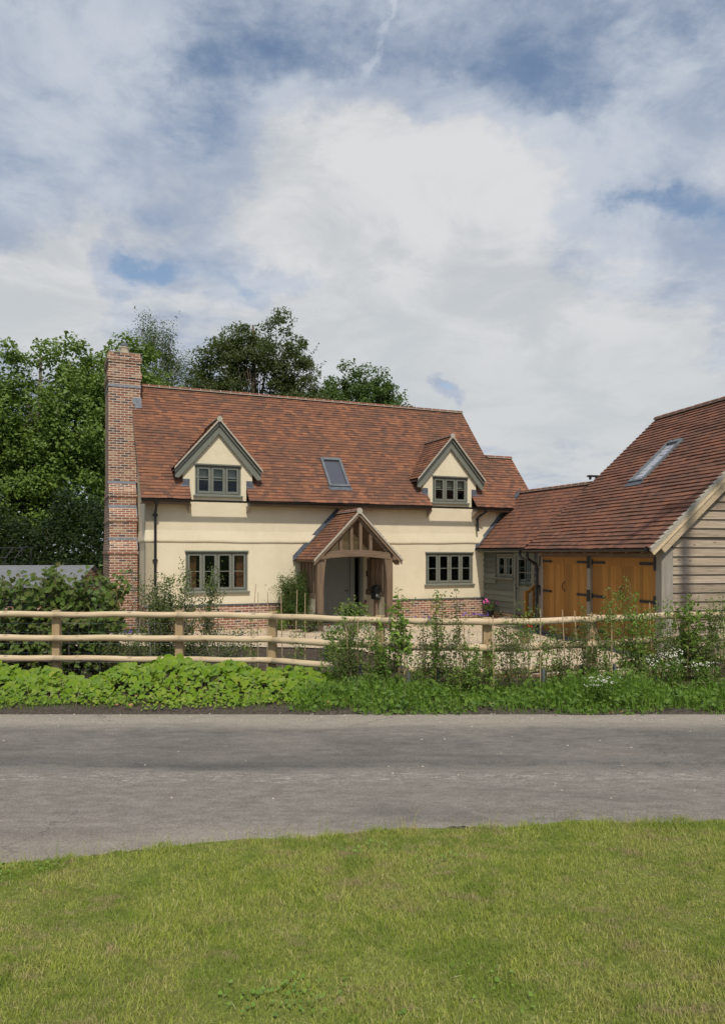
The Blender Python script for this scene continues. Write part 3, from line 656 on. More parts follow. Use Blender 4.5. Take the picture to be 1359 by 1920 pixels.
for z in (EV - .5, 2.05, .9): b.tube([(.42, WB - .08, z), (.42, WB - .08, z + .09)], .052, 10); b.box(.35, WB - .06, z + .02, .49, WB - .001, z + .07)
b.build('downpipe', 'black', hou)
b = MB(); b.tube([(11.22, -.045, EV - .06), (11.22, -.045, EV - .14), (11.08, .12, EV - .28), (11.06, WB - .08, EV - .36), (11.06, WB - .08, EV - .60), (11.06, WB - .12, EV - .72), (11.06, WB - .14, EV - .80)], .038, 10)
for z in (EV - .42, EV - .62): b.tube([(11.06, WB - .08, z), (11.06, WB - .08, z + .07)], .052, 10)
b.build('downpipe', 'black', hou)

# dormers
for di, (cx, hw, ap) in enumerate(DORM):
    z0 = EV - .02; lw = .84; zs = EV + .42; ze = ap - .30 - (hw) * TP
    wz = (EYE + 1.69, EYE + 2.57) if di == 0 else (EYE + 1.68, EYE + 2.53)
    wx = (1.55, 2.91) if di == 0 else (9.38, 10.72)
    b = MB(); b.wall([(cx - lw, z0), (cx + lw, z0), (cx + lw, zs), (cx + hw, zs), (cx + hw, ze), (cx, ap - .30), (cx - hw, ze), (cx - hw, zs), (cx - lw, zs)], [rect(*wx, *wz)], fm, .2)
    for s in (-1, 1):                                   # cheeks
        y1 = (ze - EV) / TP
        b.prism([(.36, EV + .3), (.56, EV + .5), (y1 + .1, ze), (.36, ze)], lambda y, z, t, s=s: (cx + s * (hw - t), y, z), .002, .06)
    dw = b.build('dormer', 'render', hou)
    dw['label'] = 'left dormer beside the chimney' if di == 0 else 'right dormer with its ridge in view'
    half = 1.285; eave = ap - half * TP; sl = math.hypot(half, ap - eave); y0 = .15
    b = MB()
    for s in (-1, 1):
        def sp(v, ap=ap, eave=eave):
            z = eave + v / sl * (ap - eave); e = (z - EV) / TP + .02
            return [(0, e - y0)]
        tiles(b, (cx + s * half, y0, eave), (0, 1, 0), (-s * half, 0, ap - eave), sl - .01, sp)
    b.build('dormer_roof', 'tile', dw)
    b = MB()
    for s in (-1, 1):
        yb = (ap - EV) / TP; yl = (eave - EV) / TP
        b.add([(cx + s * half, y0 + .02, eave - .015), (cx, y0 + .02, ap - .015), (cx, yb, ap - .015), (cx + s * half, yl, eave - .015)], [(0, 1, 2, 3), (3, 2, 1, 0)])
    b.build('dormer_underlay', 'dark', dw)
    rr = MB(); ridge = ridge_row((cx, y0 + .02, ap), (cx, (ap - EV) / TP + .05, ap), dw, .095, .27, .0)
    for s in (-1, 1):                                   # stepped mortar bed under the verge tiles
        b = MB()
        for k in range(14):
            t0 = k / 14; x0 = cx + s * half * (1 - t0); zz0 = eave + (ap - eave) * t0; t1 = (k + 1) / 14; x1 = cx + s * half * (1 - t1); zz1 = eave + (ap - eave) * t1
            b.prism([(x0 + s * .01, zz0 - .055), (x1 + s * .01, zz1 - .055), (x1, zz1 + .018), (x0, zz0 + .030)], lambda x, z, t: (x, t, z), y0 - .012 - (s > 0) * .002, y0 + .03)
        b.build('verge_mortar', 'mortar', dw)
    b = MB(); b.tube([(cx, y0 - .018, ap + .0), (cx, y0 + .03, ap + .0)], .082, 14); b.build('ridge_end', 'mortar', dw)
    b = MB()
    for s in (-1, 1):
        off = .075; dp = .235
        pts = [(cx + s * (half - .02), eave - off + .0), (cx, ap - off), (cx, ap - off - dp * 1.45), (cx + s * (half - .13), eave - off - dp * .92), (cx + s * (half - .02), eave - off - dp * .86)]
        b.prism(pts, lambda x, z, t: (x, t, z), .255 + (s > 0) * .002, .295)
        p2 = [(cx + s * (half - .01), eave - .06), (cx, ap - .06), (cx, ap - .06 - .10), (cx + s * (half - .01), eave - .145)]
        b.prism(p2, lambda x, z, t: (x, t, z), .20 + (s > 0) * .002, .2545)
    bevel(b.build('bargeboard', 'sage', dw), .004)
    for s in (-1, 1):
        b = MB(); b.prism([(cx + s * half, eave - .05), (cx + s * (hw - .02), eave - .05 + (half - hw) * TP), (cx + s * (hw - .02), eave - .09 + (half - hw) * TP), (cx + s * half, eave - .09)], lambda x, z, t: (x, t, z), .30, .95); b.build('dormer_soffit', 'oak', dw)
    for s in (-1, 1):
        b = MB(); b.box(min(cx + s * (lw - .004), cx + s * (hw + .012)), WB - .012, zs - .085, max(cx + s * (lw - .004), cx + s * (hw + .012)), WB - .001, zs + .20)
        V = [(cx + s * (lw + .0), .30, EV + .30 * TP + .045), (cx + s * (hw + .09), .31, EV + .31 * TP + .045), (cx + s * (hw + .02), .38, EV + .38 * TP + .05), (cx + s * (lw), .36, EV + .36 * TP + .05)]
        b.add(V, [(0, 1, 2, 3), (3, 2, 1, 0)]); b.build('lead_flashing', 'lead', dw)
    wo, bx = casement(hou, wx[0], wx[1], wz[0], wz[1], 3)
    wo['label'] = 'three light window in the left dormer' if di == 0 else 'three light window in the right dormer'
    bl = MB(); bx(bl, wx[0] + .06, .16, wz[1] - .36, wx[1] - .06, .18, wz[1] - .05); bl.build('blind', 'blind', wo)
# rooflight
def rooflight(parent, o, ud, vd, x0, x1, v0, v1, gm='roofglass'):
    o, ud, vd = Vector(o), Vector(ud).normalized(), Vector(vd).normalized(); n = ud.cross(vd)
    if n.z < 0: n = -n
    def bx(bb, a0, b0, c0, a1, b1, c1):
        V = [o + ud * a + vd * q + n * c for a, q, c in ((a0, b0, c0), (a1, b0, c0), (a1, b1, c0), (a0, b1, c0), (a0, b0, c1), (a1, b0, c1), (a1, b1, c1), (a0, b1, c1))]
        bb.add(V, [(0, 3, 2, 1), (4, 5, 6, 7), (0, 1, 5, 4), (1, 2, 6, 5), (2, 3, 7, 6), (3, 0, 4, 7)])
    b = MB(); f = .085
    bx(b, x0, v0, -.02, x0 + f, v1, .085); bx(b, x1 - f, v0, -.02, x1, v1, .085); bx(b, x0 + f, v0, -.02, x1 - f, v0 + f, .08); bx(b, x0 + f, v1 - f * 1.3, -.02, x1 - f, v1, .10)
    w_ = bevel(b.build('rooflight', 'grey_metal', parent), .006)
    b = MB(); bx(b, x0 + f, v0 + f, .02, x1 - f, v1 - f * 1.3, .04); b.build('pane', gm, w_)
    b = MB(); bx(b, x0 - .03, v0 - .16, .036, x1 + .05, v0, .044); b.build('apron', 'lead', w_)
rooflight(hou, (0, 0, EV), (1, 0, 0), vd, 5.75, 6.46, .47 * SL / RB, 1.34 * SL / RB)

# porch
PX, PA = 5.985, 1.22 + EYE; PE = 2.10; PH = 1.40; PY0, PY1 = -1.50, WB
psl = math.hypot(PH, PA - PE); pt = (PA - PE) / PH
b = MB()
for s in (-1, 1): tiles(b, (PX + s * PH, PY0, PE), (0, 1, 0), (-s * PH, 0, PA - PE), psl - .01, lambda v: [(0, PY1 - PY0)], .115, .175)
porch = b.build('porch', 'tile', hou); porch['label'] = 'open oak framed porch with tiled gable roof'
b = MB()
for s in (-1, 1): b.prism([(PX + s * PH, PE - .012), (PX, PA - .012), (PX, PA - .045), (PX + s * PH, PE - .045)], lambda x, z, t: (x, t, z), PY0 + .03, PY1 - .002)
b.build('roof_boarding', 'oak', porch)
ridge_row((PX, PY0 + .02, PA), (PX, PY1 - .12, PA), porch, .10, .30)
for s in (-1, 1):
    b = MB()
    for k in range(13):
        t0, t1 = k / 13, (k + 1) / 13; P = lambda t: (PX + s * PH * (1 - t), PE + (PA - PE) * t)
        (x0, a0), (x1, a1) = P(t0), P(t1)
        b.prism([(x0, a0 - .05), (x1, a1 - .05), (x1, a1 + .018), (x0, a0 + .03)], lambda x, z, t: (x, t, z), PY0 - .012 - (s > 0) * .002, PY0 + .03)
    b.build('verge_mortar', 'mortar', porch)
b = MB(); b.tube([(PX, PY0 - .018, PA + .0), (PX, PY0 + .03, PA + .0)], .088, 14)
b.build('ridge_end', 'mortar', porch)
b = MB()                                            # lead where the porch meets the wall
for s in (-1, 1):
    b.prism([(PX + s * (PH + .06), PE - .06), (PX, PA + .0), (PX, PA + .20), (PX + s * (PH + .06), PE + .12)], lambda x, z, t: (x, t, z), WB - .014, WB - .002)
    b.prism([(PX + s * (PH + .06), PE - .02), (PX, PA + .055), (PX, PA + .075), (PX + s * (PH + .06), PE + .0)], lambda x, z, t: (x, t, z), WB - .15, WB - .015)
b.build('lead_flashing', 'lead', porch)
FP = -1.30                                          # front frame
b = MB(); frame_posts = []
for s, x0, x1 in ((-1, 4.72, 4.91), (1, 6.91, 7.10)):
    xi = x1 if s < 0 else x0; xo = x0 if s < 0 else x1; q = MB()
    pts = [(xo, .06), (xi, .06), (xi, 1.15)] + [(xi - s * (.085 * (t ** 2.0)), 1.15 + 1.0 * t) for t in (.25, .5, .75, .9, 1.0)] + [(xo, 2.16)]
    if s > 0: pts = pts[::-1]
    q.prism(pts, lambda x, z, t: (x, t, z), FP - .1, FP + .1); bevel(q.build('post', 'oak_v', porch), .008)
    q = MB(); q.box(xo - .02 if s > 0 else xo, FP - .34 if False else FP - .16, 2.10, xo + .12 if s > 0 else xo + .2, PY1 - .01, 2.26) if s > 0 else q.box(xo + .0, FP - .16, 2.12, xo + .2, PY1 - .01, 2.26)
    bevel(q.build('wall_plate', 'oak', porch), .01)
q = MB(); n = 16; xa, xb = 4.80, 7.02
pts = [(xa + (xb - xa) * i / n, 2.115 + .085 * math.sin(math.pi * i / n)) for i in range(n + 1)] + [(xa + (xb - xa) * (1 - i / n), 2.315 + .085 * math.sin(math.pi * (1 - i / n))) for i in range(n + 1)]
q.prism(pts, lambda x, z, t: (x, t, z), FP - .115, FP + .07); bevel(q.build('tie_beam', 'oak', porch), .01)
for x in (5.46, 5.79, 6.08, 6.40):
    q = MB(); top = PA - .22 - abs(x - PX) * pt; q.box(x - .048, FP - .06, 2.36, x + .048, FP + .05, top); bevel(q.build('strut', 'oak_v', porch), .006)
for s in (-1, 1):
    q = MB(); q.prism([(PX + s * (PH - .06), PE - .05), (PX, PA - .05), (PX, PA - .25), (PX + s * (PH - .14), PE - .15), (PX + s * (PH - .06), PE - .15)], lambda x, z, t: (x, t, z), FP - .08 + (s > 0) * .003, FP + .06)
    q.prism([(PX + s * (PH - .01), PE - .055), (PX, PA - .055), (PX, PA - .15), (PX + s * (PH - .01), PE - .15)], lambda x, z, t: (x, t, z), PY0 + .02 + (s > 0) * .003, PY0 + .06); bevel(q.build('rafter', 'oak', porch), .006)
for s in (-1, 1):                                   # side walls: low rendered panel, oak rail and studs
    x = 4.76 if s < 0 else 7.0
    q = MB(); q.box(x - .02, FP + .1, .06, x + .06, WB - .002, .98); q.build('side_panel', 'render', porch)
    q = MB(); q.box(x - .05, FP + .101, .98, x + .09, WB - .003, 1.12); bevel(q.build('side_rail', 'oak', porch), .006)
    for k, y in enumerate((FP + .30, FP + .62, FP + .94, FP + 1.26, WB - .14)):
        q = MB(); q.box(x - .03, y - .05, 1.121, x + .07, y + .05, 2.12); bevel(q.build('stud', 'oak_v', porch), .006)
    q = MB(); q.box(x - .008, FP + .1, .06, x + .012, FP + .13, .98) if False else q.box(x + .02, WB - .3, 1.122, x + .045, WB - .003, 2.118); q.build('side_board', 'oak_v', porch)
q = MB(); q.box(4.6, FP - .25, .0, 7.25, WB, .055); q.build('porch_floor', 'stone', porch)

# ================================================================== LINK (weatherboarded passage between cottage and garage)
E0 = Vector((-6.182, 20.5)); hx = Vector((math.cos(TH), math.sin(TH))); hdv = Vector((-math.sin(TH), math.cos(TH)))
lo = E0 + hx * 11.39 + hdv * .35
lk = empty('link_building', (lo.x, lo.y, 0), TH, 'low sage green weatherboarded link with tiled roof between cottage and garage', 'outbuilding')
LEV = 2.46; LRX = 1.47; LRH = 4.42; lsl = math.hypot(LRX + .30, LRH - LEV)
def weatherboards(b, length, z0, z1, cover, mapf, clip=None, seed=1, th=.046):
    r = random.Random(seed); z = z0
    while z < z1 - .02:
        zt = min(z + cover + .02, z1); spans = [(0, length)] if clip is None else clip(z, min(z + cover, z1))
        for a, c in spans:
            if c - a < .03: continue
            t = th + r.uniform(-.006, .006); dz = r.uniform(-.004, .004)
            V = [mapf(a, z + dz, -t), mapf(c, z + dz + r.uniform(-.003, .003), -t), mapf(c, zt, -.008), mapf(a, zt, -.008), mapf(a, z + dz, 0), mapf(c, z + dz, 0), mapf(c, zt, 0), mapf(a, zt, 0)]
            b.add(V, [(0, 1, 2, 3), (4, 5, 1, 0), (1, 5, 6, 2), (4, 0, 3, 7), (3, 2, 6, 7)])
        z += cover
lm = lambda t, z, d: (d, -t, z)                     # along the wall towards the viewer; outwards is -x
DT = (1.87, 2.86); WT = (.80, 1.79)
b = MB(); b.wall(rect(.0, 3.6, .25, LEV - .05), [rect(WT[0], WT[1], 1.50, 2.24), rect(DT[0], DT[1], .27, 2.26)], lm, .16)
b.wall([(.0, .2), (2.94, .2), (2.94, LEV - .1), (LRX, LRH - .12), (0, LEV - .1)], [], lambda x, z, d: (x, -3.6 + d, z), .1)
b.box(2.8, -3.6, .2, 2.94, 0, LEV)
lw_ = b.build('wall', 'sageboard', lk)
def lclip(z, zt):
    sp = [(.02, 3.6)]
    if zt > 1.43 and z < 2.3: sp = cut(sp, WT[0] - .06, WT[1] + .07)
    if zt > .25: sp = cut(sp, DT[0] - .07, DT[1] + .07)
    return sp
for side in (0, 1):
    b = MB(); weatherboards(b, 3.6, .36, LEV - .06, .185, lambda t, z, d: (d - .001, -t, z), lambda z, zt: [q for q in lclip(z, zt) if (q[0] > 2.5) == bool(side)], 4, .06); b.build('weatherboards', 'sageboard', lw_)
b = MB(); b.wall(rect(.0, 3.6, .0, .36), [], lambda t, z, d: (d - .02, -t, z), .15); b.build('plinth', 'brick', lw_)
b = MB()
tiles(b, (-.29, .32, LEV), (0, -1, 0), (LRX + .29, 0, LRH - LEV), lsl - .01, lambda v: [(0 if v > .4 else max(0, .34 - .0), min(3.05 + v * .52, 4.6))] if True else None, .15, .18)
lr = b.build('roof', 'tile2', lk)
b = MB(); b.add([(-.27, .3, LEV - .012), (-.27, -3.3, LEV - .012), (LRX, -4.3, LRH - .012), (LRX, .3, LRH - .012)], [(0, 1, 2, 3), (3, 2, 1, 0)]); b.add([(LRX, .3, LRH), (LRX, -4.3, LRH), (3.2, -4.3, LEV), (3.2, .3, LEV)], [(0, 1, 2, 3)]); b.build('roof_underlay', 'dark', lr)
ridge_row((LRX, .62, LRH + .0), (LRX, -4.15, LRH), lk, .10, .32)
b = MB()
for k in range(1):
    P0 = Vector((-.36, -.012, LEV - .03)); P1 = Vector((LRX, -.012, LRH + .03)); up = Vector((0, 0, .15))
    b.add([P0, P1, P1 + up, P0 + up, P0 + Vector((0, .01, 0)), P1 + Vector((0, .01, 0)), P1 + up + Vector((0, .01, 0)), P0 + up + Vector((0, .01, 0))], [(0, 1, 2, 3), (7, 6, 5, 4), (3, 2, 6, 7), (0, 3, 7, 4), (1, 0, 4, 5)])
    b.add([P0 + Vector((0, -.1, .045)), P1 + Vector((0, -.1, .045)), P1 + Vector((0, 0, .07)), P0 + Vector((0, 0, .07))], [(0, 1, 2, 3)])
b.build('lead_flashing', 'lead', lk)
gutter((-.33, -.02, LEV - .02), (-.33, -2.95, LEV - .02), lk)
b = MB(); b.box(-.285, -3.05, LEV - .13, -.262, -.02, LEV - .02); b.box(-.262, -3.05, LEV - .13, -.002, -.02, LEV - .11); b.build('fascia', 'sage', lk)
wo, bx = casement(lk, WT[0], WT[1], 1.50, 2.24, 2, 'window', mapf=lambda t, z, d: (d - .03, -t, z))
b = MB(); zt = 2.26
def lbx(b, t0, d0, z0, t1, d1, z1):
    b.box(d0, -t1, z0, d1, -t0, z1)
lbx(b, DT[0] - .06, -.06, .27, DT[0] + .05, .06, zt + .05); lbx(b, DT[1] - .05, -.06, .27, DT[1] + .06, .06, zt + .05); lbx(b, DT[0] + .05, -.06, zt - .05, DT[1] - .05, .06, zt + .05)
bevel(b.build('door_frame', 'sage', lk), .004)
b = MB(); a, c = DT[0] + .053, DT[1] - .053; st = .11
lbx(b, a, -.02, .29, a + st, .03, zt - .052); lbx(b, c - st, -.02, .29, c, .03, zt - .052); lbx(b, a + st, -.02, zt - .17, c - st, .03, zt - .052); lbx(b, a + st, -.02, .29, c - st, .03, .48); lbx(b, a + st, -.02, 1.12, c - st, .03, 1.25); lbx(b, a + st, -.005, .48, c - st, .02, 1.12)
lbx(b, (a + c) / 2 - .014, -.01, 1.25, (a + c) / 2 + .014, .02, zt - .17); lbx(b, a + st, -.008, 1.68, c - st, .02, 1.705)
ld = bevel(b.build('door', 'sage', lk), .004)
b = MB(); lbx(b, a + st, .004, 1.25, c - st, .01, zt - .17); b.build('pane', 'glass', ld)
b = MB(); b.tube([(-.02, -(a + .06), 1.18), (-.07, -(a + .06), 1.18), (-.07, -(a + .16), 1.18)], .012, 8); b.build('handle', 'iron', ld)
b = MB(); b.box(.9, -3.3, .25, .95, -.2, 2.4); b.box(.16, -3.3, .2, .95, -.2, .24); b.build('interior', 'dark', lw_)
b = MB(); b.tube([(-.33, -2.55, LEV - .06), (-.33, -2.55, LEV - .2), (-.33, -2.62, LEV - .3), (-.26, -3.1, LEV - .42), (-.24, -3.16, LEV - .5)], .038, 10); b.build('downpipe', 'black', lk)
b = MB(); b.box(-1.0, -3.05, .03, -.1, -1.7, .12); b.box(-.62, -3.0, .12, -.1, -1.75, .24); tag(bevel(b.build('stone_step', 'stone'), .01), None); st_ = bpy.data.objects['stone_step']
st_.location = (lo.x, lo.y, 0); st_.rotation_euler = (0, 0, TH); tag(st_, 'pale stone steps below the glazed sage green side door', 'steps')
b = MB(); hr = empty('handrail', (lo.x, lo.y, 0), TH, 'orange stained timber handrail on the steps by the sage green door', 'handrail')
b.box(-.58, -3.22, .02, -.47, -3.11, 1.16); bevel(b.build('newel', 'door_wood', hr), .008)
b = MB(); b.bar((-.525, -3.165, 1.07), (-.06, -3.165, 1.42), .06, .08); b.build('rail', 'door_wood', hr)
b = MB(); b.bar((-.525, -3.165, .30), (-.06, -3.165, .60), .06, .08); b.build('rail', 'door_wood', hr)
for x in (-.27,): b = MB(); z = .30 + (x + .525) * .66; b.box(x - .03, -3.185, z, x + .03, -3.145, z + .82); b.build('baluster', 'door_wood', hr)

# ================================================================== GARAGE
ga = empty('garage', (5.19, 21.4, 0), GA, 'oak framed garage with honey coloured double doors and brown tiled roof', 'garage')
GEV = 2.40; GRX = 3.95; GRH = 6.39; gsl = math.hypot(GRX + .4, GRH - GEV); GN = -5.74; gtp = (GRH - GEV) / (GRX + .4)
b = MB(); tiles(b, (-.40, .22, GEV), (0, -1, 0), (GRX + .4, 0, GRH - GEV), gsl - .01, lambda v: [(0 if v > 2.9 else 0, 6.17)], .146, .178, .031, .0045)
gr = b.build('roof', 'tile2', ga)
b = MB(); b.add([(-.38, .2, GEV - .014), (-.38, -5.93, GEV - .014), (GRX, -5.93, GRH - .014), (GRX, .2, GRH - .014)], [(0, 1, 2, 3), (3, 2, 1, 0)])
b.add([(GRX, .2, GRH), (GRX, -5.93, GRH), (8.3, -5.93, GEV), (8.3, .2, GEV)], [(0, 1, 2, 3)]); b.build('roof_underlay', 'dark', gr)
ridge_row((GRX, .22, GRH), (GRX, -5.95, GRH), ga, .12, .36)
b = MB()                                            # far gable above the link, near gable
gp = lambda x0: [(.0, .15), (7.9, .15), (7.9, GEV - .1 + .4 * gtp - .0), (GRX, GRH - .14), (.0, GEV - .14 + .4 * gtp)]
b.wall(gp(0), [], lambda x, z, d: (x, -.12 + d, z), .1); b.wall([(.25, .0)] + gp(0)[1:3] + [(GRX, GRH - .14), (.25, GEV - .14 + .65 * gtp)], [], lambda x, z, d: (x, GN + .04 + d, z), .1); b.box(7.8, GN + .2, .1, 7.9, -.2, GEV)
gw = b.build('wall', 'board', ga)
b = MB()
def gclip(z, zt):
    e = (zt - (GEV - .13)) / gtp - .4 - .02; lo_ = max(.262, e) if zt > 2.45 else .262
    hi = 7.9 if zt < GEV + .2 else 7.9 - (zt - GEV - .2) / gtp
    sp = []; x = lo_; r = random.Random(int(z * 100)); nxt = lo_ + r.uniform(2.2, 4.6)
    while x < hi: sp.append((x, min(nxt, hi))); x = nxt + .003; nxt += r.uniform(2.5, 4.5)
    return sp
weatherboards(b, 8, .28, 2.62, .196, lambda x, z, d: (x, GN + .038 + d, z), gclip, 9)
b.build('weatherboards', 'board', gw)
b = MB(); weatherboards(b, 8, 2.66, 6.2, .196, lambda x, z, d: (x, GN + .018 + d, z), gclip, 10)
b.build('weatherboards', 'board', gw)
b = MB(); b.box(.22, GN - .022, 2.655, 7.9, GN + .03, 2.69); b.build('lead_strip', 'lead', gw)
b = MB(); b.box(.26, GN + .06, .0, 7.9, GN + .2, .27); b.build('plinth', 'brick', gw)
def post_(x0, y0, x1, y1, z0, z1): q = MB(); q.box(x0, y0, z0, x1, y1, z1); return bevel(q.build('post', 'greyoak', ga), .01)
post_(-.02, GN - .02, .26, GN + .2, .0, 2.42); post_(.01, GN + .2, .2, GN + .25, .0, 2.3)
post_(-.03, -2.82, .14, -2.66, .0, 2.22); post_(-.03, -.04, .16, .10, .0, 2.30)
b = MB(); b.box(-.02, GN + .21, 2.205, .16, .05, 2.385); bevel(b.build('lintel', 'oak', ga), .008)
for y in np.linspace(-5.55, -.1, 10): b = MB(); b.box(-.36, y - .04, GEV - .10, -.02, y + .04, GEV - .0 - .02); b.build('rafter_foot', 'oak', ga)
gutter((-.45, .18, GEV - .005), (-.45, -5.85, GEV - .005), ga, .062)
b = MB(); b.tube([(-.45, -.05, GEV - .06), (-.45, -.05, GEV - .18), (-.40, .0, GEV - .26), (-.12, .06, GEV - .42), (-.09, .06, GEV - .52), (-.09, .06, .02)], .04, 10)
for z in (GEV - .6, 1.3): b.tube([(-.09, .06, z), (-.09, .06, z + .07)], .054, 10)
b.build('downpipe', 'black', ga)
# doors: two pairs
for p0, p1 in ((-.045, -2.655), (-2.825, -5.485)):
    mid = (p0 + p1) / 2
    for y0, y1, hinge in ((p0, mid + .006, 0), (mid - .006, p1, 1)):
        b = MB(); yy = sorted((y0, y1)); b.box(.052, yy[0], .05, .085, yy[1], 2.20); dr = b.build('garage_door', 'door_wood', ga)
        b = MB(); bw = .118; nb = round((yy[1] - yy[0]) / bw); bw = (yy[1] - yy[0]) / nb
        for k in range(nb): b.box(.034, yy[0] + k * bw + .003, .06, .0525, yy[0] + (k + 1) * bw - .003, 2.0)
        b.box(.028, yy[0], 2.001, .0525, yy[1], 2.2)
        b.build('boards', 'door_wood', dr)
        hy = y0 if hinge == 0 else y1; sg = -1 if hinge == 0 else 1
        for z in (2.07, 1.22, .36):
            b = MB(); ya, yb = hy + sg * .0, hy + sg * .60
            b.box(.012, min(ya, yb), z - .032, .0275, max(ya, yb), z + .032); b.tube([(.02, hy + sg * .02, z - .06), (.02, hy + sg * .02, z + .06)], .022, 8); b.box(-.036, hy - sg * .08 if sg > 0 else hy, z - .15, -.031, hy if sg > 0 else hy + .08, z + .15)
            b.build('strap_hinge', 'iron', dr)
    b = MB(); b.tube([(.03, mid - .05, 1.52), (-.035, mid - .05, 1.47), (-.045, mid - .045, 1.4), (-.035, mid - .05, 1.33), (.03, mid - .05, 1.26)], .012, 7); b.build('handle', 'iron', dr)
b = MB(); b.box(.9, -5.5, .02, .95, -.1, 2.3); b.build('interior', 'dark', gw)
rooflight(ga, (-.40, .22, GEV), (0, -1, 0), (GRX + .4, 0, GRH - GEV), 2.35, 3.0, 2.60, 4.25, 'roofglass_pale')
# barge, its pale capping and the bedded verge
b = MB(); yv = -5.95
def slope(t, off=0, s=0): return (-.40 + (GRX + .4) * t, GEV + (GRH - GEV) * t + off)
nrm = (-math.sin(math.atan(gtp)), math.cos(math.atan(gtp)))
def rail_(b, d0, d1, ya, yb, t0=0.0, t1=1.0, ext=.0):
    (x0, z0), (x1, z1) = slope(t0), slope(t1); x0 -= ext; z0 -= ext * gtp
    pts = [(x0 + nrm[0] * d0, z0 + nrm[1] * d0), (x1, z1 + d0 / nrm[1]), (x1, z1 + d1 / nrm[1]), (x0 + nrm[0] * d1, z0 + nrm[1] * d1)]
    b.prism(pts[::-1], lambda x, z, t: (x, t, z), ya, yb)
    m = [(2 * GRX - x, z) for x, z in pts]; b.prism(m, lambda x, z, t: (x, t, z), ya, yb)
bb = MB(); rail_(bb, -.31, -.075, -5.905, -5.865, .035, 1, .0); rail_(bb, -.16, -.06, -5.935, -5.906, 0, 1, .02); bevel(bb.build('bargeboard', 'pale_oak', ga), .008)
bb = MB(); rail_(bb, -.06, -.008, -5.955, -5.90, 0, 1, .02); nn = 40
for k in range(nn):
    (x0, z0), (x1, z1) = slope(k / nn), slope((k + 1) / nn)
    bb.prism([(x0 + nrm[0] * .0, z0 - .012), (x1, z1 - .012), (x1 + nrm[0] * .012, z1 + .012), (x0 + nrm[0] * .034, z0 + .034)][::-1], lambda x, z, t: (x, t, z), -5.965, -5.90)
bb.build('verge_mortar', 'mortar', ga)
b = MB(); b.box(1.92, .24, GEV + 2.12, 2.02, .30, GEV + 2.2); b.box(1.70, .26, GEV + 2.2, 2.02, .40, GEV + 2.25); b.tube([(1.78, .33, GEV + 2.22), (1.78, .33, GEV + 2.12)], .04, 8); bevel(b.build('security_light', 'black', ga), .006)
b = MB(); b.box(1.55, .12, GEV - .2, 2.2, .24, GEV + 2.14); b.build('light_bracket', 'dark', ga) if False else None

# ================================================================== FENCE
FP_ = [(-598, 1152), (-365, 1152), (-132, 1152), (102, 1152), (334, 1153), (510, 1155), (713, 1163), (915, 1167), (1113, 1161), (1290, 1153), (1480, 1151), (1690, 1151), (1910, 1151)]
posts = []
for px, py in FP_:
    Z = .95 * F / (py - YH); posts.append(Vector((XZ(px, Z), Z, 0)))
fe = empty('post_and_rail_fence', (0, 10.6, .4), 0, 'pale round rail timber fence with square posts and wire netting along the verge', 'fence')
def fadd(b, name, mat, sm=False):
    o = b.build(name, mat, fe, sm); o.matrix_parent_inverse = Matrix.Translation((0, -10.6, -.4)); return o
for i, p in enumerate(posts):
    d = (posts[min(i + 1, len(posts) - 1)] - posts[max(i - 1, 0)]).normalized(); a = math.atan2(d.y, d.x)
    b = MB(); Mx = Matrix.Translation((p.x, p.y + .10, 0)) @ Matrix.Rotation(a, 4, 'Z'); b.box(-.06, -.045, .2, .06, .045, 1.43, Mx); bevel(fadd(b, 'post', 'post'), .006)
RZ = (1.37, 1.015, .695)
for i in range(len(posts) - 1):
    for k, z in enumerate(RZ):
        p, q = posts[i], posts[i + 1]; b = MB(); d = (q - p).normalized(); n = Vector((d.y, -d.x, 0)); j = [random.uniform(-.008, .008) for _ in range(6)]
        r0 = .048 + random.uniform(-.003, .004)
        pts = [p + (q - p) * t + n * (.0 + j[3] * t) + Vector((0, 0, z + j[0] * (1 - t) + j[1] * t + .006 * math.sin(t * 9 + i + k))) for t in np.linspace(-.003, 1.003, 9)]
        b.tube(pts, [r0 + .002 * math.sin(t * 3 + i * 2 + k) for t in range(9)], 12); fadd(b, 'rail', 'rail', True)
b = MB()
for i in range(len(posts) - 1):
    p, q = posts[i] + Vector((0, .17, 0)), posts[i + 1] + Vector((0, .17, 0))
    for z in (.5, .62, .76, .91, 1.08, 1.22): b.tube([p + Vector((0, 0, z)), (p + q) / 2 + Vector((0, 0, z - .006)), q + Vector((0, 0, z))], .0017, 3, False)
    for k in range(12):
        c = p + (q - p) * (k / 12); b.tube([c + Vector((0, 0, .45)), c + Vector((.012 * math.sin(k * 2.), 0, .85)), c + Vector((0, 0, 1.22))], .0014, 3, False)
fadd(b, 'wire_netting', 'wire')

b = MB(); b.tube([(0, 0, -.3), (0, 0, 8.6)], [.135, .115], 14); b.box(-.9, -.06, 8.0, .9, .06, 8.12); b.tube([(.17, .0, 1.2), (.17, 0, 8.0)], .02, 6)
o = b.build('telegraph_pole', 'bark_pale'); o.location = (7.72, 12.6, .2); tag(o, 'tall wooden telegraph pole in front of the oak gable, casting its shadow', 'telegraph pole')

